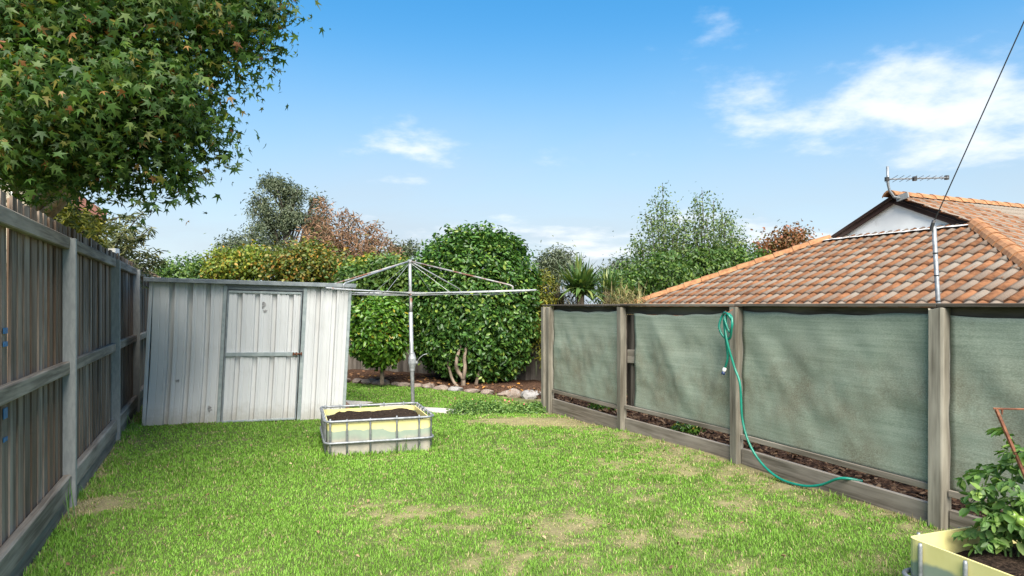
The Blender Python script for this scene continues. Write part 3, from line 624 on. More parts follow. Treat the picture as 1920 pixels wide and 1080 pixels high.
for r_ in range(int(HW / cs / GA) + 1):
    for c_ in range(0, 40):
        s_ = r_ * GA - 0.05; m_ = Matrix.Translation(((c_ + .5) * 0.3, -HW + s_ * cs, ZE + s_ * sn)) @ Rs
        pl = [((0, -HW, 0), (-h2, h2, 0))] if s_ * cs < XG - .1 else [((XG - .1, 0, 0), (-1, 0, 0))]
        place_tile(m_, pl + [((0, 0, 0), (0, 1, 0))])
def vis_rank(mt):
    p_ = Matrix.Translation(HO) @ Matrix.Rotation(HA, 4, 'Z') @ mt[0].translation; inframe = abs(p_.x / p_.y) < 0.80
    return (0 if inframe else 1, p_.length)
placed.sort(key=vis_rank)
for q, (m_, pl) in enumerate(placed):
    me_ = tile_me
    if pl or q >= 300:
        b_ = bmesh.new(); b_.from_mesh(tile_me); b_.transform(m_)
        for co, no in (pl or []): bmesh.ops.bisect_plane(b_, geom=b_.verts[:] + b_.edges[:] + b_.faces[:], plane_co=co, plane_no=no, clear_outer=True)
        if q < 300:
            b_.transform(m_.inverted()); me_ = bpy.data.meshes.new('tile'); b_.to_mesh(me_); me_.materials.append(M['tile'])
        else:
            t_ = bpy.data.meshes.new('tmp'); b_.to_mesh(t_); stuff_bm.from_mesh(t_); bpy.data.meshes.remove(t_)
        b_.free()
    if q < 300:
        if len(me_.vertices) == 0: continue
        o = link('tile', me_, roof); o.matrix_local = m_
me_ = bpy.data.meshes.new('far_tiles'); stuff_bm.to_mesh(me_); me_.materials.append(M['tile']); o = link('far_tiles', me_, roof); o['kind'] = 'stuff'
def cap_mesh():
    mb = MB(); vs = []
    for (y_, s_, dz) in ((0, 1.0, 0.012), (.40, 0.9, 0.0)):
        for a_, hgt in ((-.135, -.055), (-.10, .0), (-.05, .038), (0, .05), (.05, .038), (.10, .0), (.135, -.055)): vs.append((a_ * s_, y_, hgt * s_ + dz))
    vs += [(a * .9, 0.002, b - .02) for a, b, in ((-.135, -.055), (-.10, .0), (-.05, .038), (0, .05), (.05, .038), (.10, .0), (.135, -.055))]
    return mb.add(vs, [(i, i + 1, 8 + i, 7 + i) for i in range(6)] + [(14 + i, 15 + i, i + 1, i) for i in range(6)]).mesh('ridge_cap', M['ridge'], False)
cap_me = cap_mesh()
def caps(a, b):
    a = Vector(a); b = Vector(b); d = b - a; L = d.length; d.normalize(); n_ = int(L / 0.37); x_ = d.cross(Vector((0, 0, 1))).normalized(); z_ = x_.cross(d)
    for i in range(n_ + 1):
        p_ = a + d * min(i * 0.37, L - .38); o = link('ridge_cap', cap_me, roof); o.matrix_local = Matrix(((x_.x, d.x, z_.x, p_.x), (x_.y, d.y, z_.y, p_.y), (x_.z, d.z, z_.z, p_.z + .055), (0, 0, 0, 1)))
caps((0, HW, ZE), (XG, HW - XG, ZE + PT * XG)); caps((0, -HW, ZE), (XG, -HW + XG, ZE + PT * XG)); caps((XG - .15, 0, zr + .03), (10, 0, zr + .03))
# dark bedding line under the hip caps
for sg in (-1, 1):
    a = Vector((0, sg * HW, ZE + .02)); b = Vector((XG, sg * (HW - XG), ZE + PT * XG + .02)); mb = MB()
    mb.tube([a, b], 0.062, 6); mb.build('cap_bedding', M['mortar'], roof)
zg = ZE + PT * XG; wg = HW - XG
mb = MB(); mb.add([(XG + .02, -wg - .1, zg), (XG + .02, wg + .1, zg), (XG + .02, 0, zg + PT * (wg + .1))], [(0, 2, 1)]); mb.build('gable_sheet', M['white'], hs_)
mb = MB(); nf = 24; vs = []
for i in range(nf + 1):
    y_ = -wg + .0 + 2 * wg * i / nf
    vs += [(XG + .015, y_, zg + .05), (XG - .02, y_, zg + .03), (XG - .20, y_, zg - .065 + random.uniform(-.006, .006) + .048)]
mb.add(vs, [(3 * i + k, 3 * i + k + 1, 3 * i + 4 + k, 3 * i + 3 + k) for i in range(nf) for k in range(2)]); mb.build('flashing', M['flash'], hs_)
for sg in (-1, 1):
    L = math.hypot(wg + .28, PT * (wg + .28)); mb = MB(); mb.box(0, L, -.016, .016, -.145, 0.0)
    o = mb.build('bargeboard', M['barge'], hs_); ex = Vector((0, -sg * cs, sn)); ey = Vector((sg * 1.0, 0, 0)); ez = ex.cross(ey)
    if ez.z < 0: ey = -ey; ez = ex.cross(ey)
    p_ = Vector((XG - .03, sg * (wg + .28), zg - PT * .28 + .035)); o.matrix_local = Matrix(((ex.x, ey.x, ez.x, p_.x), (ex.y, ey.y, ez.y, p_.y), (ex.z, ey.z, ez.z, p_.z), (0, 0, 0, 1)))
# television antenna at the gable apex
ap = P(1690, 368, 11.55); an_ = empty('television_antenna', ap); tag(an_, 'thin television antenna on a bent mast at the gable peak', 'antenna')
mpt = [P(1690, 372, 11.5), P(1676, 369, 11.5), P(1668, 358, 11.5), P(1665, 345, 11.5), P(1664, 312, 11.5)]
MB().tube([p_ - ap for p_ in mpt], 0.022, 8).build('mast', M['galv_dark'], an_, True)
MB().tube([P(1660, 336, 11.5) - ap, P(1778, 333, 11.4) - ap], 0.014, 6).build('boom', M['galv_dark'], an_)
for i in range(9):
    q = P(1672 + i * 12.5, 335.5 - i * .3, 11.45) - ap; dv_ = Vector((0.25, 1.0, 0.0)).normalized() * (0.34 - 0.02 * i)
    MB().tube([q - dv_, q + dv_], 0.005, 5).build('element', M['galv_dark'], an_)
for q in ((1663, 336), (1775, 333), (1715, 335)): MB().cbox(-.03, .03, -.03, .03, -.035, .035, .008).build('clamp', M['black'], an_).location = P(q[0], q[1], 11.43) - ap
o = MB().box(-.11, .11, -.012, .012, -.05, .05).build('bracket', M['galv'], an_); o.location = P(1692, 369, 11.46) - ap; o.rotation_euler = (0, R(-12), HA - R(90))

# service pole and overhead cable
pb0 = P(1760, 585, 4.62); ptp = P(1751, 424, 4.62); sp_ = empty('service_pole', (pb0.x, pb0.y, -0.1)); tag(sp_, 'slim galvanised pole with cable rising behind the right fence', 'pole')
oo = Vector((pb0.x, pb0.y, -0.1)); MB().tube([Vector((pb0.x + .06, pb0.y, -.1)) - oo, pb0 - oo, ptp - oo], 0.0145, 10).build('pole', M['galv_dark'], sp_, True)
for t_ in (0.12, 0.42, 0.68): MB().tube([pb0.lerp(ptp, t_) - oo, pb0.lerp(ptp, t_ + .012) - oo], 0.0175, 10).build('band', M['black'], sp_)
MB().tube([ptp - oo + Vector((-.02, 0, -.03)), ptp - oo + Vector((-.012, -.01, .02)), ptp - oo + Vector((.0, 0, .035))], 0.012, 6).build('insulator', M['black'], sp_)
far = P(1920, 50, 4.0); dirc = far - ptp; pts = [ptp + dirc * t_ + Vector((0, 0, -.12 * math.sin(math.pi * min(t_ / 5, 1)))) * 0 for t_ in np.linspace(0, 5, 12)]
MB().tube([p_ - ptp for p_ in pts], 0.004, 6).build('overhead_cable', M['black']); o = bpy.data.objects['overhead_cable']; o.location = ptp + Vector((0, 0, .03)); tag(o, 'dark overhead cable running up from the service pole to the upper right', 'cable')

# ------------------------------------------------------------------ left neighbour's house, mostly behind the maple
LHA = R(33); lh = empty('gabled_house', (-6.71, 11.0, 0), LHA); tag(lh, 'neighbouring cream house with red-brown roof edge behind the maple', 'house')
ez_ = P(200, 402, 11.0).z; rx0 = -3.3; zt = ez_ + 2.3
MB().box(-6.2, -.5, .6, 7, -.1, ez_ - .12).build('wall', M['cream'], lh)
mb = MB()
mb.add([(0, 0, ez_), (0, 7.5, ez_), (rx0, 7.5, zt), (rx0, 0, zt), (0, 0, ez_ - .1), (0, 7.5, ez_ - .1), (rx0, 7.5, zt - .1), (rx0, 0, zt - .1)], [(0, 1, 2, 3), (4, 7, 6, 5), (0, 3, 7, 4), (0, 4, 5, 1)])
mb.add([(2 * rx0, 0, ez_), (2 * rx0, 7.5, ez_), (rx0, 7.5, zt), (rx0, 0, zt), (2 * rx0, 0, ez_ - .1), (rx0, 0, zt - .1)], [(3, 2, 1, 0), (0, 4, 5, 3)]); mb.build('roof', M['mortar'], lh)
for sg in (0, 1):
    o = MB().box(0, math.hypot(rx0, zt - ez_), -.03, .03, -.17, .02).build('fascia', M['fascia'], lh); o.location = (rx0, -.035, zt); o.rotation_euler = (0, math.atan2(zt - ez_, -rx0), math.pi * sg)
MB().add([(-6.1, .58, ez_ - .13), (-.5, .58, ez_ - .13), (rx0, .58, zt - .2)], [(0, 1, 2)]).build('gable_wall', M['cream'], lh)
for q, xq in ((0, -.9), (1, -1.25)): MB().cbox(-.055, .055, -.055, .055, -.1, ez_ + .3, .006).build('verandah_post', M['white'] if q else M['cream'], lh).location = (xq, .25, 0)

# ------------------------------------------------------------------ garden shed (local x along the front, y to the back), racked a little to the right
SA = math.atan2(0.2672, 0.9636); sh = empty('garden_shed', (-4.25, 7.65, 0), SA); tag(sh, 'small leaning pale metal garden shed with ribbed walls beside the left fence', 'shed')
SWd, SH = 2.25, 1.69
def rack(v): x_, y_, z_ = v; z2 = z_ * (1 - 0.032 * x_ / SWd); return (x_ + 0.050 * z_ + 0.012 * math.sin(z_ * 2.2) * (1 - x_ / SWd), y_, z2)
def racked(mb, nm, m_, par, smooth=False):
    mb.v = [rack(v) for v in mb.v]; return mb.build(nm, m_, par, smooth)
def sheet(x0, x1, z0, z1, ribs, y=0.0, nz=8, dep=0.042):
    """folded wall sheet: flat pans, recessed channels at the ribs, fine pleats between them"""
    prof = [(x0, y)]; ribs = [r_ for r_ in ribs if x0 + .05 < r_ < x1 - .05]; edges = [x0] + ribs + [x1]
    for a_, b_ in zip(edges[:-1], edges[1:]):
        for q in (0.36, 0.68):
            xm = a_ + (b_ - a_) * q
            if b_ - a_ > .1: prof += [(xm - .006, y), (xm - .002, y + .004), (xm + .002, y + .004), (xm + .006, y)]
        if b_ != x1: prof += [(b_ - .034, y), (b_ - .028, y + dep), (b_ + .016, y + dep), (b_ + .022, y), (b_ + .026, y - .008), (b_ + .048, y - .008), (b_ + .053, y)]
    prof.append((x1, y)); mb = MB(); m_ = len(prof)
    vs = [(a_, b_, z0 + (z1 - z0) * j / nz) for j in range(nz + 1) for a_, b_ in prof]
    return mb.add(vs, [(j * m_ + i, j * m_ + i + 1, (j + 1) * m_ + i + 1, (j + 1) * m_ + i) for j in range(nz) for i in range(m_ - 1)])
DX0, DX1 = 0.835, 1.675
wl = racked(sheet(0.03, DX0 - .03, -.08, SH, [0.235, 0.43, 0.625]), 'wall_sheet', M['shed'], sh)
wr = racked(sheet(DX1 + .03, SWd - .03, -.08, SH, [1.87, 2.06]), 'wall_sheet', M['shed'], sh)
racked(MB().box(0.02, SWd - .02, 0.045, 0.05, SH - .08, SH - .001), 'wall_header', M['shed_trim'], sh)
for sx_ in (0.0, SWd):     # side walls and back
    mb = MB(); vs = []; ny_ = 22
    for j in (0, 1):
        for i in range(ny_ + 1): vs.append((sx_ + (0.012 if i % 4 < 2 else -0.0) * (1 if sx_ == 0 else -1), 0.02 + 1.46 * i / ny_, (-.08, SH)[j]))
    mb.add(vs, [(i, i + 1, ny_ + 2 + i, ny_ + 1 + i) for i in range(ny_)]); racked(mb, 'side_wall', M['shed'], sh)
racked(MB().box(0, SWd, 1.49, 1.5, -.08, SH), 'back_wall', M['shed'], sh)
for x_ in (-.008, SWd - .03): racked(MB().cbox(x_, x_ + .038, -.014, .03, -.08, SH, .004), 'corner_trim', M['shed_trim'] if x_ > 1 else M['shed'], sh)
for x_, w_ in ((DX0 - .05, .042), (DX1 + .012, .045)): racked(MB().cbox(x_, x_ + w_, -.020, .012, -.05, SH - .04, .004), 'door_jamb', M['shed_trim'], sh)
racked(MB().cbox(DX0 - .008, DX1 + .012, -.012, .012, SH - .085, SH - .055, .003), 'door_head', M['shed_roof'], sh)
racked(MB().cbox(DX0 - .05, DX1 + .06, -.016, .03, -.055, -.005, .004), 'door_sill', M['shed_roof'], sh)
dz0, dz1 = 0.02, SH - .095
dr_ = racked(sheet(DX0 + .008, DX1 - .006, dz0, dz1, [0.975, 1.17, 1.365, 1.555], y=-.012, dep=.034), 'door', M['shed'], sh)
racked(MB().cbox(DX0 + .006, DX1 - .004, -.028, -.014, dz0 - .012, dz0 + .012, .003), 'bottom_rail', M['shed_trim'], dr_)
racked(MB().cbox(DX0 + .006, DX1 - .004, -.026, -.014, dz1 - .03, dz1, .003), 'top_rail', M['shed_trim'], dr_)
racked(MB().cbox(DX0 + .006, DX1 - .010, -.034, -.014, .80, .85, .003), 'middle_rail', M['shed_trim'], dr_)
racked(MB().cbox(DX0 - .004, DX0 + .016, -.030, .0, dz0, dz1, .003), 'hinge_strip', M['shed_roof'], dr_)
racked(MB().cbox(DX1 - .014, DX1 + .002, -.030, .0, dz0, dz1, .003), 'lock_strip', M['shed_roof'], dr_)
mb = MB(); mb.tube([(DX1 - .075, -.046, .828), (DX1 + .032, -.046, .828)], .009, 8); mb.tube([(DX1 - .03, -.046, .828), (DX1 - .03, -.066, .81)], .006, 6)
for q in (DX1 - .07, DX1 - .035, DX1 + .025): mb.cbox(q - .007, q + .007, -.058, -.034, .808, .848, .002)
racked(mb, 'sliding_bolt', M['rust'], dr_)['label'] = 'rusty sliding bolt'
def scuff(cx, cz, r_, y, seed, par):
    random.seed(seed); mb = MB(); n_ = 13; rr = [r_ * random.uniform(.35, 1.1) for _ in range(n_)]
    vs = [(cx + rr[i] * math.cos(6.283 * i / n_), y, cz + rr[i] * math.sin(6.283 * i / n_)) for i in range(n_)]; mb.add(vs, [tuple(range(n_))]); racked(mb, 'scuff_mark', M['smudge'], par)
scuff(0.69, 0.18, .045, -.003, 3, sh); scuff(0.335, .52, .03, -.003, 4, sh); scuff(1.23, 1.42, .045, -.016, 5, dr_); scuff(1.26, 1.35, .03, -.016, 8, dr_); scuff(1.585, 1.12, .02, -.016, 6, dr_)
rm = MB()
rm.cbox(-.05, SWd + .05, -.065, 1.58, SH + .004, SH + .022, .004); rm.v = [rack(v) for v in rm.v]; rfo = rm.build('roof', M['shed_roof'], sh)
racked(MB().cbox(-.055, SWd + .055, -.075, -.055, SH - .022, SH + .028, .003), 'roof_edge', M['shed_roof'], rfo)
o = MB().cbox(-.06, .06, -.11, .11, 0, .09, .006).build('brick', M['brick_wall']); o.location = (-2.28, 9.0, g(-2.3, 9.0) - .01); o.rotation_euler = (0, 0, .4); tag(o, 'single brown brick on the grass by the shed corner', 'brick')

# ------------------------------------------------------------------ planters made from cut-down tanks
def rrect(w_, d_, r_, n_=5):
    pts = []
    for cx, cy, a0 in ((w_ - r_, d_ - r_, 0), (r_, d_ - r_, 90), (r_, r_, 180), (w_ - r_, r_, 270)):
        for i in range(n_ + 1): a_ = R(a0 + 90 * i / n_); pts.append((cx + r_ * math.cos(a_), cy + r_ * math.sin(a_)))
    return pts
def planter(name, origin, ang, W_, D_, H_, rings, bars_f, bars_l, label, soil_z, bar_top, seed):
    rt = empty(name, origin, ang); tag(rt, label, 'planter')
    o_ = rrect(W_, D_, .05); i_ = [(a * (W_ - .024) / W_ + .012, b * (D_ - .024) / D_ + .012) for a, b in o_]; m_ = len(o_); mb = MB()
    lev = [(o_, -.05), (o_, H_ * .4), (o_, H_), (i_, H_), (i_, H_ * .5)]; random.seed(seed)
    ph = random.uniform(0, 6); vs = []
    for j, (pp, z_) in enumerate(lev):
        for q, (a, b) in enumerate(pp):
            vs.append((a, b, z_ + (0.010 * math.sin(a * 7 + b * 4 + ph) if z_ == H_ else 0)))
    mb.add(vs, [(j * m_ + q, j * m_ + (q + 1) % m_, (j + 1) * m_ + (q + 1) % m_, (j + 1) * m_ + q) for j in range(4) for q in range(m_)]); mb.build('tank_wall', M['liner'], rt)
    mb = MB(); ns = 34; vs = []
    for j in range(ns + 1):
        for i in range(ns + 1):
            a = .02 + (W_ - .04) * i / ns; b = .02 + (D_ - .04) * j / ns; e = min(a, b, W_ - a, D_ - b)
            vs.append((a, b, soil_z + .055 * min(1, e / .16) + .022 * (float(value_noise(a + seed, b, .05, 8)) - .5) + .03 * (float(value_noise(a, b + seed, .22, 18)) - .5)))
    mb.add(vs, [(j * (ns + 1) + i, j * (ns + 1) + i + 1, (j + 1) * (ns + 1) + i + 1, (j + 1) * (ns + 1) + i) for j in range(ns) for i in range(ns)]); mb.build('soil', M['soil'], rt, True)
    cg_ = rrect(W_ + .05, D_ + .05, .075, 6); cg_ = [(a - .025, b - .025) for a, b in cg_]
    for z_ in rings:
        pts = [(a, b, z_) for a, b in cg_]; pts.append(pts[0]); MB().tube(pts, .0115, 8, False).build('cage_ring', M['galv_dark'], rt, True)
    bars = [(f * W_, -.014) for f in bars_f] + [(f * W_, D_ + .014) for f in bars_f] + [(-.014, f * D_) for f in bars_l] + [(W_ + .014, f * D_) for f in bars_l]
    for a, b in bars:
        top = bar_top + random.uniform(-.004, .006); mb = MB(); mb.tube([(a, b, -.05), (a, b, top - .015), (a, b, top)], [.0095, .0095, .007], 8); mb.build('cage_bar', M['galv_dark'], rt, True)
    return rt
planter('tank_planter', (-1.70, 6.12, 0), math.atan2(.3162, .9487), .97, .90, .305, (.125, .325), (.025, .18, .40, .655, .875), (.10, .27, .44, .61, .78, .93), 'yellow cut-down tank planter in a grey tube cage, soil filled, on the lawn', .235, .345, 2)
planter('corner_planter', (1.80 + 1.2 * .342, 3.04 - 1.2 * .940, 0), R(20), 1.0, 1.2, .335, (.17,), (.1, .37, .64, .9), (.06, .22, .40, .58, .76, .93), 'yellow tank planter holding the tomato plant in the near right corner', .225, .338, 5)

# ------------------------------------------------------------------ rotary clothes hoist
hx, hy = -1.427, 9.36; hz = g(hx, hy); ho = empty('clothes_hoist', (hx, hy, hz)); tag(ho, 'old grey rotary clothes hoist with rusty arms beside the hedge', 'clothesline')
ZA = 1.575 - hz; ZT = 2.02 - hz
MB().tube([(0.035, 0, -.1), (.0, 0, 1.30 - hz)], .027, 12).build('lower_pole', M['hoist'], ho, True)
MB().tube([(.0, 0, 1.30 - hz), (-.012, 0, ZT)], .0215, 12).build('upper_pole', M['hoist'], ho, True)
MB().tube([(.001, 0, 1.29 - hz), (.0, 0, 1.50 - hz)], .0225, 12).build('rusty_sleeve', M['hoist_rust'], ho, True)
gb = MB(); zc = 0.60 - hz
gb.lathe([(.03, -.13), (.036, -.12), (.036, -.10), (.038, -.09), (.056, -.02), (.056, .05), (.04, .10), (.036, .115), (.036, .125), (.028, .13)], (.022, 0, zc), 12); gob = gb.build('winding_box', M['hoist'], ho)
MB().tube([(.07, 0, zc - .01), (.10, -.01, zc - .01)], .02, 8).build('spindle', M['hoist'], gob)
MB().tube([(.09, -.01, zc), (.13, -.01, zc + .06), (.18, -.01, zc + .10), (.235, -.01, zc + .115)], .0055, 6).build('crank_handle', M['hoist'], gob, True)
th = R(-22); ends = []
for q in range(4):
    a_ = th + q * math.pi / 2; ux, uy = math.cos(a_), math.sin(a_); RA, RS = 1.88, 1.55
    ar = MB().tube([(ux * .02, uy * .02, ZA - .015), (ux * RA, uy * RA, ZA + .02)], .0125, 8).build('arm', M['hoist'], ho, True)
    st = MB(); st.tube([(-.012 + ux * .02, uy * .02, ZT - .005), (ux * (RS - .04), uy * (RS - .04), ZA + .09), (ux * RS, uy * RS, ZA + .07), (ux * RS, uy * RS, ZA + .01)], .011, 8); st.build('stay', M['hoist_rust'] if q in (0, 2) else M['hoist'], ho, True)
    ends.append((ux, uy))
    MB().tube([(-.01, 0, ZT - .02), (ux * .62, uy * .62, ZA)], .003, 5).build('brace_wire', M['hoist'], ho)
for r_ in (1.80, 1.52, 1.22, .92, .62):
    for q in range(4):
        a_, b_ = ends[q], ends[(q + 1) % 4]; pts = [(a_[0] * r_ * (1 - t_) + b_[0] * r_ * t_, a_[1] * r_ * (1 - t_) + b_[1] * r_ * t_, ZA + .012 - .035 * math.sin(math.pi * t_)) for t_ in np.linspace(0, 1, 7)]
        MB().tube(pts, .0028, 5).build('washing_line', M['hoist'], ho)
MB().lathe([(.02, -.03), (.034, -.02), (.034, .01), (.02, .02)], (-.012, 0, ZT), 10).build('top_hub', M['hoist'], ho)
MB().lathe([(.035, -.025), (.035, .025)], (-.002, 0, ZA - .01), 12).build('arm_hub', M['hoist_rust'], ho)

# ------------------------------------------------------------------ garden hose hung on the fence post
def fp(px, py, off=0.07): 
    t_ = (px - 960) / F; Y = 4.493 / (t_ + .43); p_ = P(px, py, Y); return p_ + Vector((RNv[0], RNv[1], 0)) * off
def spline(pts, n_=8):
    pts = [Vector(p_) for p_ in pts]; out_ = []
    for i in range(len(pts) - 1):
        p0, p1, p2, p3 = pts[max(i - 1, 0)], pts[i], pts[i + 1], pts[min(i + 2, len(pts) - 1)]
        for j in range(n_):
            t_ = j / n_; out_.append(.5 * ((2 * p1) + (-p0 + p2) * t_ + (2 * p0 - 5 * p1 + 4 * p2 - p3) * t_ ** 2 + (-p0 + 3 * p1 - 3 * p2 + p3) * t_ ** 3))
    return out_ + [pts[-1]]
hk = fp(1384, 590, .10); hr = empty('garden_hose', hk); tag(hr, 'green garden hose looped over the fence post and trailing to the ground', 'hose')
mb = MB()
path = [(1384, 588), (1392, 596), (1394, 612), (1386, 634), (1376, 630), (1370, 612), (1372, 592), (1380, 586), (1389, 592), (1391, 606), (1388, 622), (1381, 600), (1379, 592), (1380, 612), (1385, 640), (1392, 687), (1403, 720), (1407, 783), (1420, 829), (1443, 867), (1477, 896), (1519, 911), (1548, 908), (1582, 896), (1606, 904)]
pts = [fp(a, b, .105 + .012 * (i % 3) if i < 15 else (.09 if i < 19 else (.085 if i < 22 else (.05 if i == 22 else (.03 if i == 23 else -.06))))) - hk for i, (a, b) in enumerate(path)]
for i in (19, 20, 21): pts[i].z = max(pts[i].z, g(*(pts[i] + hk).xy) + .02 - hk.z)
mb.tube(spline(pts), .0105, 8); mb.tube(spline([fp(1384, 588, .1) - hk, fp(1378, 600, .12) - hk, fp(1380, 640, .11) - hk, fp(1381, 670, .10) - hk, fp(1376, 690, .10) - hk]), .0105, 8); mb.build('tubing', M['hose'], hr, True)
e0 = fp(1376, 689, .10) - hk; MB().tube([e0, e0 + Vector((-.006, 0, -.02)), e0 + Vector((-.010, 0, -.035))], [.015, .017, .015], 10).build('connector', M['flash'], hr, True)
MB().tube([e0 + Vector((-.010, 0, -.033)), e0 + Vector((-.018, 0, -.06))], [.015, .017], 10).build('connector_tip', M['blue_plastic'], hr, True)
MB().tube([fp(1384, 580, .06) - hk, fp(1384, 587, .12) - hk, fp(1384, 583, .14) - hk], .005, 6).build('hook', M['rust'], hr)

# ------------------------------------------------------------------ plants
def E(px, py, Y, rx, ry, dep=None):
    s_ = Y / F; return (P(px, py, Y), (rx * s_, (dep if dep else rx * s_), ry * s_))
OV = oval(0.27, 0.05, 0.15); NAR = oval(0.11, 0.02, 0.25); RND = oval(0.36, 0.04, 0.1); MAP = maple_leaf()
L_ = {}
L_['maple'] = leafmat('maple_leaf', [(0, (0.022, 0.055, 0.012)), (0.5, (0.045, 0.10, 0.018)), (0.87, (0.095, 0.15, 0.026)), (0.96, (0.17, 0.15, 0.03)), (1, (0.27, 0.10, 0.045))], 0.5, 0.32, 0.3)
L_['camellia'] = leafmat('camellia_leaf', [(0, (0.022, 0.065, 0.014)), (0.55, (0.05, 0.125, 0.022)), (0.9, (0.11, 0.21, 0.035)), (1, (0.24, 0.30, 0.05))], 0.38, 0.18, 0.4)
L_['camellia_lime'] = leafmat('light_camellia_leaf', [(0, (0.035, 0.095, 0.012)), (0.5, (0.08, 0.19, 0.02)), (0.95, (0.15, 0.26, 0.03)), (1, (0.45, 0.30, 0.03))], 0.32, 0.2, 0.5)
L_['gum'] = leafmat('gum_leaf', [(0, (0.04, 0.058, 0.034)), (0.6, (0.085, 0.11, 0.06)), (1, (0.15, 0.175, 0.095))], 0.5, 0.15)
L_['brown'] = leafmat('withered_leaf', [(0, (0.10, 0.06, 0.036)), (0.6, (0.25, 0.145, 0.09)), (0.9, (0.34, 0.21, 0.13)), (1, (0.12, 0.13, 0.04))], 0.7, 0.15, 0.2)
L_['gold'] = leafmat('yellow_green_leaf', [(0, (0.06, 0.11, 0.015)), (0.5, (0.14, 0.20, 0.025)), (0.85, (0.26, 0.26, 0.03)), (1, (0.38, 0.20, 0.03))], 0.5, 0.25)
L_['olive'] = leafmat('turning_leaf', [(0, (0.04, 0.07, 0.012)), (0.5, (0.10, 0.14, 0.02)), (0.8, (0.20, 0.17, 0.025)), (1, (0.36, 0.17, 0.03))], 0.5, 0.25)
L_['green'] = leafmat('mid_green_leaf', [(0, (0.03, 0.07, 0.015)), (0.6, (0.065, 0.135, 0.025)), (1, (0.14, 0.21, 0.035))], 0.45, 0.22)
L_['birch'] = leafmat('small_birch_leaf', [(0, (0.04, 0.075, 0.025)), (0.6, (0.095, 0.15, 0.045)), (1, (0.18, 0.23, 0.07))], 0.5, 0.25)
L_['red'] = leafmat('reddish_leaf', [(0, (0.06, 0.07, 0.02)), (0.5, (0.17, 0.08, 0.03)), (1, (0.30, 0.11, 0.05))], 0.5, 0.25)
L_['conifer'] = leafmat('golden_frond', [(0, (0.06, 0.085, 0.015)), (0.6, (0.16, 0.17, 0.025)), (1, (0.34, 0.30, 0.03))], 0.6, 0.2)
L_['conifer_dull'] = leafmat('dull_frond', [(0, (0.05, 0.07, 0.025)), (0.6, (0.10, 0.12, 0.045)), (1, (0.20, 0.19, 0.07))], 0.6, 0.2)
L_['strap'] = leafmat('sword_leaf', [(0, (0.03, 0.07, 0.018)), (0.6, (0.08, 0.15, 0.04)), (1, (0.22, 0.25, 0.07))], 0.4, 0.15)
L_['reed'] = leafmat('dry_reed', [(0, (0.10, 0.085, 0.035)), (0.6, (0.22, 0.19, 0.08)), (1, (0.34, 0.29, 0.13))], 0.6, 0.15)
L_['tomato'] = leafmat('tomato_leaf', [(0, (0.05, 0.11, 0.025)), (0.6, (0.105, 0.21, 0.045)), (1, (0.20, 0.30, 0.07))], 0.5, 0.3)

# Japanese maple over the left fence
mbase = Vector((-4.25, 5.75, 0))
mell = [E(50, 50, 4.5, 170, 100), E(215, 40, 4.7, 140, 85), E(360, 25, 4.9, 110, 70), E(445, 40, 5.1, 60, 52), E(110, 180, 4.3, 150, 85), E(255, 165, 4.6, 120, 85), E(330, 165, 4.9, 65, 65), E(20, 265, 4.2, 110, 65), E(160, 265, 4.5, 105, 52), E(285, 270, 4.8, 75, 50), E(365, 250, 5.0, 32, 32), E(225, 325, 4.7, 60, 28), E(320, 318, 4.9, 40, 26), E(100, 300, 4.5, 70, 36), E(395, 105, 5.0, 50, 45), E(385, 205, 5.0, 28, 36), E(505, 25, 5.2, 28, 20), E(500, 85, 5.2, 20, 18), E(470, 120, 5.1, 22, 16), E(440, 150, 5.0, 18, 18), E(415, 235, 5.0, 15, 22), E(422, 268, 5.0, 13, 16), E(395, 285, 5.0, 15, 14), E(345, 335, 4.9, 22, 14), E(262, 350, 4.8, 28, 12), E(300, 342, 4.9, 18, 14), E(535, 10, 5.3, 18, 14), E(300, 220, 4.8, 90, 60),
        E(100, -130, 4.8, 240, 120, 1.2), E(340, -110, 5.2, 190, 90, 1.0), E(-140, 120, 4.6, 150, 160, 1.0), E(30, 322, 4.6, 70, 28), E(95, 330, 4.9, 50, 20), E(150, 315, 5.2, 60, 30), E(150, 60, 5.9, 240, 160, .8), E(140, 215, 5.5, 180, 80, .6), E(475, 0, 5.2, 55, 40)]
root = tree('maple_tree', mbase, mell, 2500, 24, 0.20, MAP, 0.046, L_['maple'], 'large leafy maple overhanging the left paling fence', 'tree', bark='bark', tr=.065, shell=.25, droop=1.1, up=.35, fork=.5, jit=.6, szj=.6, nl=1, fork_pt=P(62, 352, 5.75))

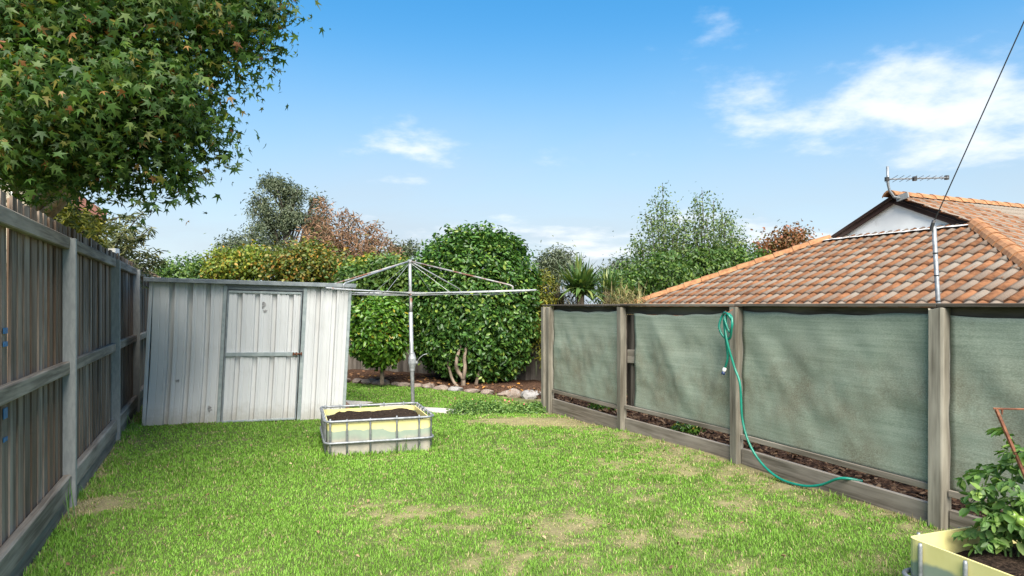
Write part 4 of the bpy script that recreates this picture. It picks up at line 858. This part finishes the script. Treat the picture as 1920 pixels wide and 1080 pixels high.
# golden conifer and dull conifer fronds behind the left fence
def fronds(name, base, ends, lm, label, n_leaf=60, size=.10, spread=.12, bark='bark_dark', cat='tree', r0=.05, leaf=NAR, group=None):
    """branches run from a stem to given end points, small drooping sprays along the outer part of each"""
    base = Vector(base); rt = empty(name, base); tag(rt, label, cat, group); mb = MB(); Pp, Oo = [], []
    topz = max(Vector(e).z for e in ends); mb.tube([(0, 0, -.1), (0, 0, (topz - base.z) * .5), (0.02, 0, (topz - base.z) * .9)], [r0, r0 * .7, r0 * .2], 7)
    for e in ends:
        e = Vector(e) - base; st = Vector((0, 0, max(.2, e.z * random.uniform(.55, .9)))); mid = st.lerp(e, .55) + Vector((0, 0, .10)); pts = [st, mid, e]; mb.tube(spline(pts, 4), [r0 * .3 * (1 - i / 9) + .003 for i in range(9)], 5)
        t_ = rng.random(n_leaf) ** .8 * .8 + .2; a_, b_, c_ = np.array(st), np.array(mid), np.array(e)
        q = ((1 - t_) ** 2)[:, None] * a_ + (2 * t_ * (1 - t_))[:, None] * b_ + (t_ ** 2)[:, None] * c_
        Pp.append(q + rng.normal(0, 1, (n_leaf, 3)) * (spread * (1.05 - t_))[:, None] * np.array([1, 1, .55])); Oo.append(np.tile(np.array(e - st), (n_leaf, 1)) + rng.normal(0, .3, (n_leaf, 3)))
    V, f, k = scatter(np.concatenate(Pp), np.concatenate(Oo), size, leaf, .6, .5, .35); link('crown', island_mesh('crown', V, f, k, lm), rt); mb.build('trunk', M[bark], rt, True); return rt
random.seed(9)
fronds('golden_conifer', (-5.35, 7.6, 0), [P(px, py, 7.6 + random.uniform(-.5, .4)) for px, py in ((120, 372), (112, 390), (140, 385), (160, 392), (185, 398), (150, 415), (180, 420), (125, 410), (135, 430), (165, 440), (120, 350), (200, 425), (185, 445))], L_['conifer'], 'golden yellow conifer rising behind the left fence', 170, .10, .20)
fronds('spreading_conifer', (-5.9, 9.3, 0), [P(px, py, 9.2 + random.uniform(-.6, .5)) for px, py in ((215, 420), (245, 405), (268, 398), (250, 425), (285, 425), (225, 440), (265, 445), (300, 470), (240, 460), (280, 470), (310, 488), (255, 485), (225, 475), (290, 492), (200, 455))], L_['conifer_dull'], 'dull green conifer with drooping sprays behind the left fence, left of the shed', 150, .10, .22)

# far gum trees
GUM = oval(0.17, 0.02, 0.3)
tree('gum_tree', P(535, 590, 45), [E(520, 352, 45, 33, 15), E(485, 385, 45, 14, 22), E(550, 365, 45, 20, 18), E(530, 400, 45, 32, 15), E(505, 425, 45, 25, 15), E(555, 420, 45, 25, 21), E(515, 465, 45, 22, 18), E(550, 475, 45, 28, 22), E(592, 385, 45, 9, 18), E(598, 425, 46, 22, 26), E(610, 470, 46, 24, 22)], 190, 95, .55, GUM, .20, L_['gum'], 'tall dark gum tree standing far behind the shed', bark='bark_dark', tr=.4, shell=.55, fork=.55)
tree('gum_tree', P(450, 590, 42), [E(440, 460, 42, 30, 18), E(475, 440, 42, 20, 12), E(420, 480, 42, 22, 18), E(470, 475, 42, 35, 20), E(495, 490, 42, 25, 15)], 120, 34, .6, GUM, .22, L_['gum'], 'smaller sparse gum tree at the left of the tall one', bark='bark_dark', tr=.25, shell=.2, fork=.6)
tree('gum_tree', P(1040, 590, 60), [E(1030, 492, 60, 22, 14), E(1050, 482, 60, 20, 12), E(1065, 500, 60, 16, 12), E(1040, 512, 60, 28, 14)], 110, 40, .8, GUM, .30, L_['gum'], 'small distant gum tree right of the big hedge', bark='bark_dark', tr=.3, shell=.25, fork=.6)
tree('gum_tree', P(755, 590, 55), [E(748, 475, 55, 18, 12), E(770, 466, 55, 12, 9), E(738, 490, 55, 20, 10)], 60, 36, .7, GUM, .28, L_['gum'], 'small distant gum tree left of the hoist top', bark='bark_dark', tr=.25, shell=.2, fork=.6)
tree('gum_tree', P(1170, 590, 50), [E(1165, 500, 50, 22, 10), E(1150, 515, 50, 20, 12), E(1185, 520, 50, 22, 12)], 60, 34, .7, GUM, .26, L_['gum'], 'low distant gum tree behind the sword-leaved plant', bark='bark_dark', tr=.25, shell=.2, fork=.6)

def shoots(name, base, tips, lm, label, per=260, size=.08, leaf=OV, r0=.03, bark='bark_dark', cat='tree', group=None, tmin=.15, pw=.7):
    """many upright stems with leaves along them, thinning to wispy tips"""
    base = Vector(base); rt = empty(name, base); tag(rt, label, cat, group); mb = MB(); Pp, Oo = [], []
    for (tip, sp) in tips:
        e = Vector(tip) - base; st = Vector((e.x * random.uniform(.1, .5), e.y * random.uniform(.1, .5), 0)); mid = st.lerp(e, .5) + Vector((random.uniform(-.1, .1), random.uniform(-.1, .1), 0)) * e.length * .15
        pts = spline([st, mid, e], 4); mb.tube(pts, [r0 * (1 - i / (len(pts) + .5)) + .004 for i in range(len(pts))], 5)
        t_ = tmin + (1 - tmin) * rng.random(per) ** .8; a_, b_, c_ = np.array(st), np.array(mid), np.array(e)
        q = ((1 - t_) ** 2)[:, None] * a_ + (2 * t_ * (1 - t_))[:, None] * b_ + (t_ ** 2)[:, None] * c_; d = rng.normal(0, 1, (per, 3))
        Pp.append(q + d * (sp * np.clip(1.06 - t_, 0.03, 1) ** pw)[:, None] * np.array([1, 1, .8])); Oo.append(d)
    V, f, k = scatter(np.concatenate(Pp), np.concatenate(Oo), size, leaf, .3, .8, .2); link('crown', island_mesh('crown', V, f, k, lm), rt); mb.build('trunk', M[bark], rt, True); return rt
random.seed(21)
bt = [(P(x_, y_, 22 + random.uniform(-1, 1)), .42) for x_, y_ in ((600, 372), (612, 385), (640, 395), (655, 400), (585, 405), (570, 430), (672, 410), (690, 430), (705, 418), (640, 430), (615, 420), (660, 440), (700, 450), (720, 440), (735, 455), (590, 450), (628, 450), (680, 460), (560, 460), (745, 470), (650, 470), (700, 475))]
shoots('withered_bush', P(650, 600, 22), bt, L_['brown'], 'tall brown withered bush behind the shed', 520, .15, NAR, .03, 'bark_dark', 'bush', tmin=.2, pw=.55)
random.seed(22)
def loose_tips(pts, Y, sp):
    out_ = []
    for x_, y_ in pts:
        out_.append((P(x_, y_, Y + random.uniform(-1, 1)), sp * random.uniform(.7, 1.2)))
        for q in range(2): out_.append((P(x_ + random.uniform(-24, 24), y_ + random.uniform(12, 60), Y + random.uniform(-1, 1)), sp * random.uniform(.8, 1.3)))
    return out_
tips = loose_tips(((1242, 345), (1228, 372), (1262, 385), (1210, 402), (1245, 410), (1275, 410), (1200, 445), (1262, 440), (1190, 480), (1235, 470)), 20, .5)
shoots('birch_tree', P(1250, 620, 20), tips, L_['birch'], 'slender wispy tree, left of the pair behind the tiled roof', 340, .085, OV, .022, 'bark_dark', tmin=.15, pw=.5)
tips = loose_tips(((1316, 356), (1338, 375), (1300, 392), (1355, 395), (1325, 410), (1372, 410), (1388, 440), (1340, 440), (1300, 440), (1370, 465), (1398, 480), (1290, 475)), 20.5, .52)
shoots('birch_tree', P(1335, 620, 20.5), tips, L_['birch'], 'slender bushy tree, right of the pair behind the tiled roof', 350, .085, OV, .022, 'bark_dark', tmin=.15, pw=.5)
tree('leafy_shrub', P(1250, 620, 18.5), [E(1190, 530, 18.5, 45, 28), E(1245, 520, 18.5, 50, 40), E(1310, 510, 19.5, 60, 40), E(1370, 495, 20, 45, 35), E(1150, 545, 18, 35, 22), E(1420, 500, 21, 30, 25)], 420, 24, .32, OV, .11, L_['green'], 'dense green shrubbery below the wispy trees at the roof edge', 'shrub', tr=.08)
tree('red_shrub', P(1470, 600, 24), [E(1465, 462, 24, 45, 22), E(1495, 452, 24, 30, 18), E(1440, 472, 24, 25, 15), E(1480, 440, 24, 20, 10)], 150, 20, .35, OV, .12, L_['red'], 'reddish shrub showing above the tiled roof', 'shrub', tr=.08, shell=.2)
# shrubs behind the shed and along the back fence
tree('autumn_shrub', P(455, 600, 15.2), [E(440, 500, 15.2, 50, 32), E(480, 492, 15.4, 38, 28), E(415, 512, 15.2, 30, 22)], 260, 24, .2, RND, .07, L_['gold'], 'yellow green shrub behind the middle of the shed roof', 'shrub', tr=.05)
tree('green_shrub', P(350, 600, 15.4), [E(350, 512, 15.4, 55, 24), E(390, 518, 15.4, 40, 20), E(310, 520, 15.4, 30, 20)], 220, 24, .2, OV, .08, L_['green'], 'green shrub behind the left end of the shed', 'shrub', tr=.05)
tree('autumn_shrub', P(575, 600, 14.9), [E(560, 495, 14.9, 55, 38), E(610, 500, 14.9, 40, 34), E(530, 508, 14.9, 35, 28), E(585, 475, 14.9, 20, 20)], 340, 24, .2, RND, .07, L_['olive'], 'orange-tinged olive shrub behind the right half of the shed', 'shrub', tr=.05)
tree('leafy_shrub', P(700, 620, 13.0), [E(690, 525, 13.0, 45, 32), E(735, 515, 12.9, 40, 32), E(660, 545, 13.2, 35, 35), E(740, 560, 12.9, 35, 40), E(690, 565, 13.2, 45, 35)], 520, 24, .18, OV, .085, L_['green'], 'green climbing shrub on the back fence left of the big hedge', 'shrub', tr=.05)
tree('leafy_shrub', P(700, 620, 13.6), [E(695, 500, 13.6, 40, 13), E(745, 497, 13.6, 25, 10), E(665, 508, 13.6, 22, 12)], 150, 24, .15, OV, .08, L_['gold'], 'yellow-tipped shrub top behind the hoist arms', 'shrub', tr=.04)

def dome(name, base, c, rad, pw_, n_, size, lm, label, trunks, cat='hedge', inner=.72, leaf=OV):
    base = Vector(base); rt = empty(name, base); tag(rt, label, cat)
    d = unit(rng.normal(0, 1, (n_, 3))); den = (np.abs(d[:, 0]) ** pw_ + np.abs(d[:, 1]) ** pw_ + np.abs(d[:, 2]) ** pw_) ** (1 / pw_)
    lump = 0.93 + .07 * np.sin(d[:, 0] * 9 + d[:, 2] * 7) * np.cos(d[:, 2] * 11 + d[:, 1] * 5) + .03 * rng.normal(0, 1, n_)
    r_ = np.where(rng.random(n_) < .18, rng.uniform(.3, inner, n_), inner + (1 - inner) * rng.random(n_) ** .45) * lump; p_ = d / den[:, None] * r_[:, None] * np.array(rad) + np.array(Vector(c) - base)
    p_ = p_[p_[:, 2] > .08 + .12 * rng.random(len(p_))]; o_ = p_ - np.array(Vector(c) - base)
    ns_ = n_ // 120; ds = unit(rng.normal(0, 1, (ns_, 3)) + np.array([0, 0, .5])); dn = (np.abs(ds) ** pw_).sum(1) ** (1 / pw_); c0_ = np.array(Vector(c) - base)
    st_ = ds / dn[:, None] * np.array(rad) * .93 + c0_; ln_ = rng.uniform(.06, .24, ns_); tt_ = np.tile(np.linspace(.1, 1, 9), (ns_, 1))
    sp_d = unit(ds * .6 + np.array([0, 0, .7]) + rng.normal(0, .25, (ns_, 3))); pp_ = (st_[:, None, :] + sp_d[:, None, :] * (ln_[:, None] * tt_)[:, :, None] + rng.normal(0, .012, (ns_, 9, 3))).reshape(-1, 3)
    pp_k = pp_[:, 2] > .25; p_ = np.concatenate([p_, pp_[pp_k]]); o_ = np.concatenate([o_, np.repeat(sp_d, 9, 0)[pp_k]])
    V, f, k = scatter(p_, o_, size, leaf, .35, .55, .5); link('crown', island_mesh('crown', V, f, k, lm), rt)
    for pts, r0 in trunks: MB().tube(spline([Vector(q) - base for q in pts], 4), [r0 * (1 - .5 * i / (4 * len(pts))) for i in range(4 * (len(pts) - 1) + 1)], 8).build('trunk', M['bark'], rt, True)
    return rt
hb = Vector((-.72, 11.75, g(-.72, 11.4))); zb_ = hb.z
T1 = P(868, 735, 11.35); 
dome('rounded_hedge', hb, (-.66, 11.9, 1.36), (1.20, .78, 1.42), 2.5, 40000, .078, L_['camellia'], 'big rounded dark green hedge tree with bare forked trunk at the back', [
    ([T1, P(868, 710, 11.3), P(858, 695, 11.3), P(856, 676, 11.25), P(866, 640, 11.4)], .042), ([P(868, 712, 11.3), P(872, 690, 11.25), P(871, 668, 11.3), P(880, 630, 11.4)], .036), ([T1, P(850, 715, 11.35), P(842, 690, 11.4), P(830, 650, 11.5)], .03), ([P(890, 735, 11.5), P(895, 710, 11.45), P(902, 690, 11.45), P(910, 650, 11.5)], .035)])
# pale new growth on the hedge top
sb = Vector((-2.2, 11.35, g(-2.2, 11.35)))
dome('small_hedge', sb, P(712, 622, 11.3), (.50, .42, .62), 2.5, 6500, .08, L_['camellia_lime'], 'small light green rounded bush between the shed and the hoist', [([P(716, 722, 11.35), P(716, 690, 11.35), P(712, 640, 11.35)], .04)], 'bush')
tree('golden_hedge', P(1020, 700, 11.9), [E(1022, 545, 11.9, 13, 35), E(1020, 600, 11.8, 13, 45), E(1024, 650, 11.8, 10, 35)], 120, 26, .12, NAR, .08, L_['conifer'], 'narrow golden conifer beside the big hedge at the fence corner', 'tree', tr=.03)

# sword-leaved plant and reeds beyond the fence corner
def blades(name, base, n_, length, wd_, lm, label, up=.9, droop=.5, cat='plant', spread=.08, up_j=.45):
    base = Vector(base); rt = empty(name, base); tag(rt, label, cat)
    az_ = rng.uniform(0, 2 * np.pi, n_); el = np.clip(rng.normal(up, up_j, n_), .05, 1.5); L0 = length * rng.uniform(.65, 1.1, n_)
    dirh = np.stack([np.cos(az_), np.sin(az_), 0 * az_], -1); side = np.stack([-np.sin(az_), np.cos(az_), 0 * az_], -1); st = rng.normal(0, 1, (n_, 3)) * spread * np.array([1, 1, .5]); rings = []
    for t_, wf in ((0, .6), (.35, 1.0), (.7, .75), (1.0, .05)):
        c = st + dirh * (np.cos(el) * L0 * t_)[:, None] + np.array([0, 0, 1]) * (np.sin(el) * L0 * t_ - droop * L0 * t_ ** 2.2 * np.cos(el))[:, None]; rings += [c - side * wd_ * wf, c + side * wd_ * wf]
    link('leaves', island_mesh('leaves', np.stack(rings, 1).reshape(-1, 3), [(0, 1, 3, 2), (2, 3, 5, 4), (4, 5, 7, 6)], 8, lm), rt); return rt
yb = P(1088, 548, 11.9); r1 = blades('sword_plant', yb, 300, .70, .026, L_['strap'], 'spiky sword-leaved plant above the far end of the cloth fence', .75, .35, spread=.07, up_j=.4)
MB().tube([(0, 0, -1.8), (0, 0, 0)], [.09, .07], 8).build('stem', M['bark'], r1)
yb2 = P(1138, 545, 12.6); r2 = blades('sword_plant', yb2, 90, .5, .018, L_['strap'], 'smaller spiky plant just right of the big sword-leaved one', 1.0, .25, spread=.06, up_j=.3); MB().tube([(0, 0, -1.8), (0, 0, 0)], [.07, .06], 8).build('stem', M['bark'], r2)
for (px_, py_, Y_, lab) in ((1045, 572, 12.4, 'straw coloured drooping reed clump left of the sword-leaved plant'), (1160, 574, 12.2, 'straw coloured drooping reed clump right of the sword-leaved plant')):
    q = P(px_, py_, Y_); r_ = blades('reed_clump', q, 700, .46, .006, L_['reed'], lab, .6, .8, spread=.22, up_j=.4); MB().tube([(0, 0, -1.6), (0, 0, 0)], [.16, .2], 8).build('stem', M['bark_dark'], r_)

# low flowering ground cover and small plants behind the fence
def lowmass(name, ell, n_, size, lm, label, cat='plant', leaf=OV):
    c0 = Vector(ell[0][0]); base = Vector((c0.x, c0.y, g(c0.x, c0.y))); rt = empty(name, base); tag(rt, label, cat); Pp, Oo = [], []
    for c, r_ in ell:
        m_ = n_ // len(ell); d = unit(rng.normal(0, 1, (m_, 3))); d[:, 2] = np.abs(d[:, 2]); q = d * np.array(r_) * (rng.random(m_) ** .4)[:, None]; Pp.append(q + np.array(Vector(c) - base)); Oo.append(d)
    V, f, k = scatter(np.concatenate(Pp), np.concatenate(Oo), size, leaf, .5, .6, .2); link('foliage', island_mesh('foliage', V, f, k, lm), rt); return rt
gc = [((-.62, 8.78, g(-.6, 8.8) - .02), (.26, .2, .22)), ((-.25, 8.95, -.08), (.32, .22, .18)), ((.12, 9.12, -.09), (.3, .25, .17)), ((.36, 9.3, -.10), (.2, .2, .15)), ((-.45, 8.95, -.07), (.25, .2, .20))]
r_ = lowmass('ground_cover', gc, 7000, .035, L_['tomato'], 'low bright green ground cover with tiny pink flowers near the fence corner', 'ground cover')
V, f, k = scatter(np.array([[random.uniform(-.2, 1.0), random.uniform(-.1, .5), random.uniform(.12, .18)] for _ in range(22)]), np.tile([0, -.4, 1.0], (22, 1)), .025, RND); link('flowers', island_mesh('flowers', V, f, k, leafmat('pink_flower', [(0, (.5, .1, .12)), (1, (.65, .2, .22))], .6, .2)), r_)['kind'] = 'stuff'
for s0, lab in ((loc[3][0] + .8, 'small yellow green plant in the bed by the far fence panel'), (loc[2][0] + .95, 'small bright green herb in the bed under the second cloth panel'), (loc[1][0] - .38, 'dark leafy plant in the bed right of the nearest post')):
    wx, wy = RO + RD * s0 + RNv * (line_y(s0) - .16); lowmass('bed_plant', [((wx, wy, .10), (.14, .10, .11)), ((wx + .1, wy - .05, .1), (.1, .08, .08))], 420, .04, L_['camellia_lime'], lab)

# tomato plant in the near right planter
def compound(rt, spots, lm):
    Pp, Oo = [], []; mb = MB()
    for a, b in spots:
        a = Vector(a); b = Vector(b); pts = spline([a, a.lerp(b, .5) + Vector((0, 0, .03)), b], 4); mb.tube(pts, [.006 - .0045 * i / 8 for i in range(9)], 5)
        side = (b - a).cross(Vector((0, 0, 1))).normalized()
        for t_ in (.3, .5, .7, .85, 1.0):
            q = pts[min(8, int(t_ * 8))]
            for sg in (-1, 0, 1):
                if sg == 0 and t_ < 1: continue
                for e in range(2): Pp.append(np.array(q + side * sg * .012 + Vector((random.uniform(-.012, .012),) * 3) * e)); Oo.append(np.array(side * sg * 1.2 + (b - a).normalized() * (.7 if sg else 1.2)))
    V, f, k = scatter(np.array(Pp), np.array(Oo), .045, oval(.30, .05, .25), .8, .35, .5); link('leaves', island_mesh('leaves', V, f, k, lm), rt); mb.build('stem', M['stemgreen'], rt, True)
M['stemgreen'] = speckle('green_stem', (0.06, 0.12, 0.03), (0.10, 0.17, 0.05), 20, .6, bmp=0)
M['fruit'] = speckle('unripe_tomato', (0.13, 0.22, 0.04), (0.19, 0.29, 0.06), 10, .25, bmp=0)
tb = P(1895, 1030, 3.0); tb.z = .24; to = empty('tomato_plant', tb); tag(to, 'leafy tomato plant with green fruit in the near right planter', 'plant'); random.seed(17); spots = []
for (sx_, sz_, topx, topz) in ((0, 0, .02, .52), (.03, 0, .12, .50), (-.02, 0, -.06, .34), (.08, .0, .22, .45), (.0, .0, -.02, .25)):
    a = Vector((sx_, 0, 0)); b = Vector((topx, random.uniform(-.08, .1), topz)); spots.append((a, b))
    for q in range(9):
        s_ = a.lerp(b, .2 + .8 * q / 8); an2 = random.uniform(0, 6.28); ln = random.uniform(.10, .19); spots.append((s_, s_ + Vector((math.cos(an2) * ln, math.sin(an2) * ln, random.uniform(-.03, .06)))))
compound(to, spots, L_['tomato'])
for px_, py_, Y_, rr in ((1897, 966, 2.92, .026), (1911, 975, 2.90, .029), (1878, 966, 2.98, .014)):
    q = P(px_, py_, Y_) - tb; mb = MB(); mb.lathe([(.2 * rr, -rr * .86), (.62 * rr, -.7 * rr), (rr, -.1 * rr), (.93 * rr, .35 * rr), (.55 * rr, .72 * rr), (.12 * rr, .70 * rr)], tuple(q), 12); o = mb.build('tomato', M['fruit'], to, True)
sk = P(1868, 768, 2.98); so_ = empty('rusty_frame', (sk.x, sk.y, .2)); tag(so_, 'rusty angle iron plant support leaning behind the tomato plant', 'plant support'); zo = Vector((sk.x, sk.y, .2))
MB().tube([sk - zo, P(1914, 874, 2.9) - zo, P(1950, 960, 2.84) - zo, P(1990, 1050, 2.78) - zo], .0085, 6).build('slanted_bar', M['rust'], so_)
MB().tube([P(1862, 766, 2.985) - zo, P(1990, 769, 2.9) - zo], .0045, 6).build('cross_bar', M['rust'], so_); MB().tube([P(1879, 768, 2.97) - zo, P(1879, 778, 2.97) - zo], [.006, .002], 6).build('hook', M['rust'], so_)

# rocks along the back bed
rk = []
for sgd in range(5):
    random.seed(sgd + 70); bm = bmesh.new(); bmesh.ops.create_icosphere(bm, subdivisions=2, radius=1.0)
    for v in bm.verts: v.co *= 1 + .28 * (float(value_noise(v.co.x * 1.3 + sgd * 9, v.co.y * 1.3 + v.co.z * 2.1, .8, 50 + sgd)) - .5) * 2; v.co.z *= .6; v.co.z = max(v.co.z, -.35)
    me_ = bpy.data.meshes.new('rock'); bm.to_mesh(me_); bm.free(); me_.materials.append(M['rock']); rk.append(me_)
gk = rk[1].copy(); gk.materials.clear(); gk.materials.append(M['rock_grey']); random.seed(6); x_ = -3.05; i = 0; greys = 0; ORD = 'first second third fourth fifth sixth seventh eighth ninth tenth eleventh twelfth thirteenth fourteenth fifteenth sixteenth seventeenth eighteenth nineteenth twentieth'.split()
while x_ < .75:
    sz = random.uniform(.07, .13); grey = i in (9, 14, 17); o = link('rock', gk if grey else rk[i % 5]); sz *= 1.35 if grey else 1
    o.location = (x_, float(ROCK(x_)) + random.uniform(-.06, .05), g(x_, float(ROCK(x_))) + sz * .25); o.scale = (sz * random.uniform(1, 1.5), sz, sz * random.uniform(.8, 1.1)); o.rotation_euler = (0, 0, random.uniform(-.7, .7))
    if grey: tag(o, ['pale grey rock in the bed edging below the hedge trunk', 'long grey slab rock in the bed edging right of the hedge trunk', 'wide grey rock at the right end of the bed edging'][greys], 'rock', 'rocks edging the back bed'); greys += 1
    else: tag(o, 'rough brown rock, %s from the shed end of the back bed edging' % ORD[min(i, 19)], 'rock', 'rocks edging the back bed')
    x_ += sz * 1.9 + random.uniform(0, .06); i += 1
n = 260; xl = rng.uniform(-4, 1, n); pos = np.stack([xl, ROCK(xl) + rng.uniform(-.15, .9, n), 0 * xl], -1); pos[:, 2] = gz(pos[:, 0], pos[:, 1]) + .11
V, f, k = scatter(pos, np.tile([0, -.3, 1.0], (n, 1)), .06, RND, 1.0, .3, 0); tag(link('fallen_leaves', island_mesh('fallen_leaves', V, f, k, leafmat('fallen_leaf', [(0, (.12, .06, .03)), (.7, (.25, .13, .06)), (1, (.55, .25, .03))], .7, .1))), 'fallen brown and orange leaves on the back bed', 'leaves', None, 'stuff')
# weeds against the planter and the left fence
for (wx, wy, n_, ln, lab) in ((-1.05, 6.27, 14, .17, 'long grass tuft at the front of the tank planter'), (-.93, 6.30, 10, .13, 'short grass tuft near the right front of the tank planter'), (-2.86, 4.33, 5, .30, 'tall grass weed at the foot of the nearest steel post'), (-4.35, 7.45, 60, .16, 'grass tuft in the corner between the fence and the shed')):
    blades('weed', (wx, wy, g(wx, wy) - .01), n_, ln, .004, L_['tomato'], lab, 1.15, .4, 'weed', .03 if n_ < 50 else .12, .25)

n = 90; xl = rng.uniform(-2.6, 2.6, n); yl = rng.uniform(3.0, 7.5, n); kk = (right_dist(xl, yl) > .1) & (left_dist(xl, yl) > .1) & ~keep_off(xl, yl); xl = xl[kk]; yl = yl[kk]
pos = np.stack([xl, yl, ground_at(xl, yl) + .026], -1)
V, f, k = scatter(pos, np.tile([0, 0, 1.0], (len(xl), 1)), .028, oval(.3, .12, .3), 1.0, .5, 0); tag(link('lawn_litter', island_mesh('lawn_litter', V, f, k, leafmat('dry_leaf_litter', [(0, (.09, .05, .03)), (.6, (.22, .13, .07)), (1, (.42, .34, .2))], .8, .1))), 'scattered small dry leaves lying on the lawn', 'leaves', None, 'stuff')
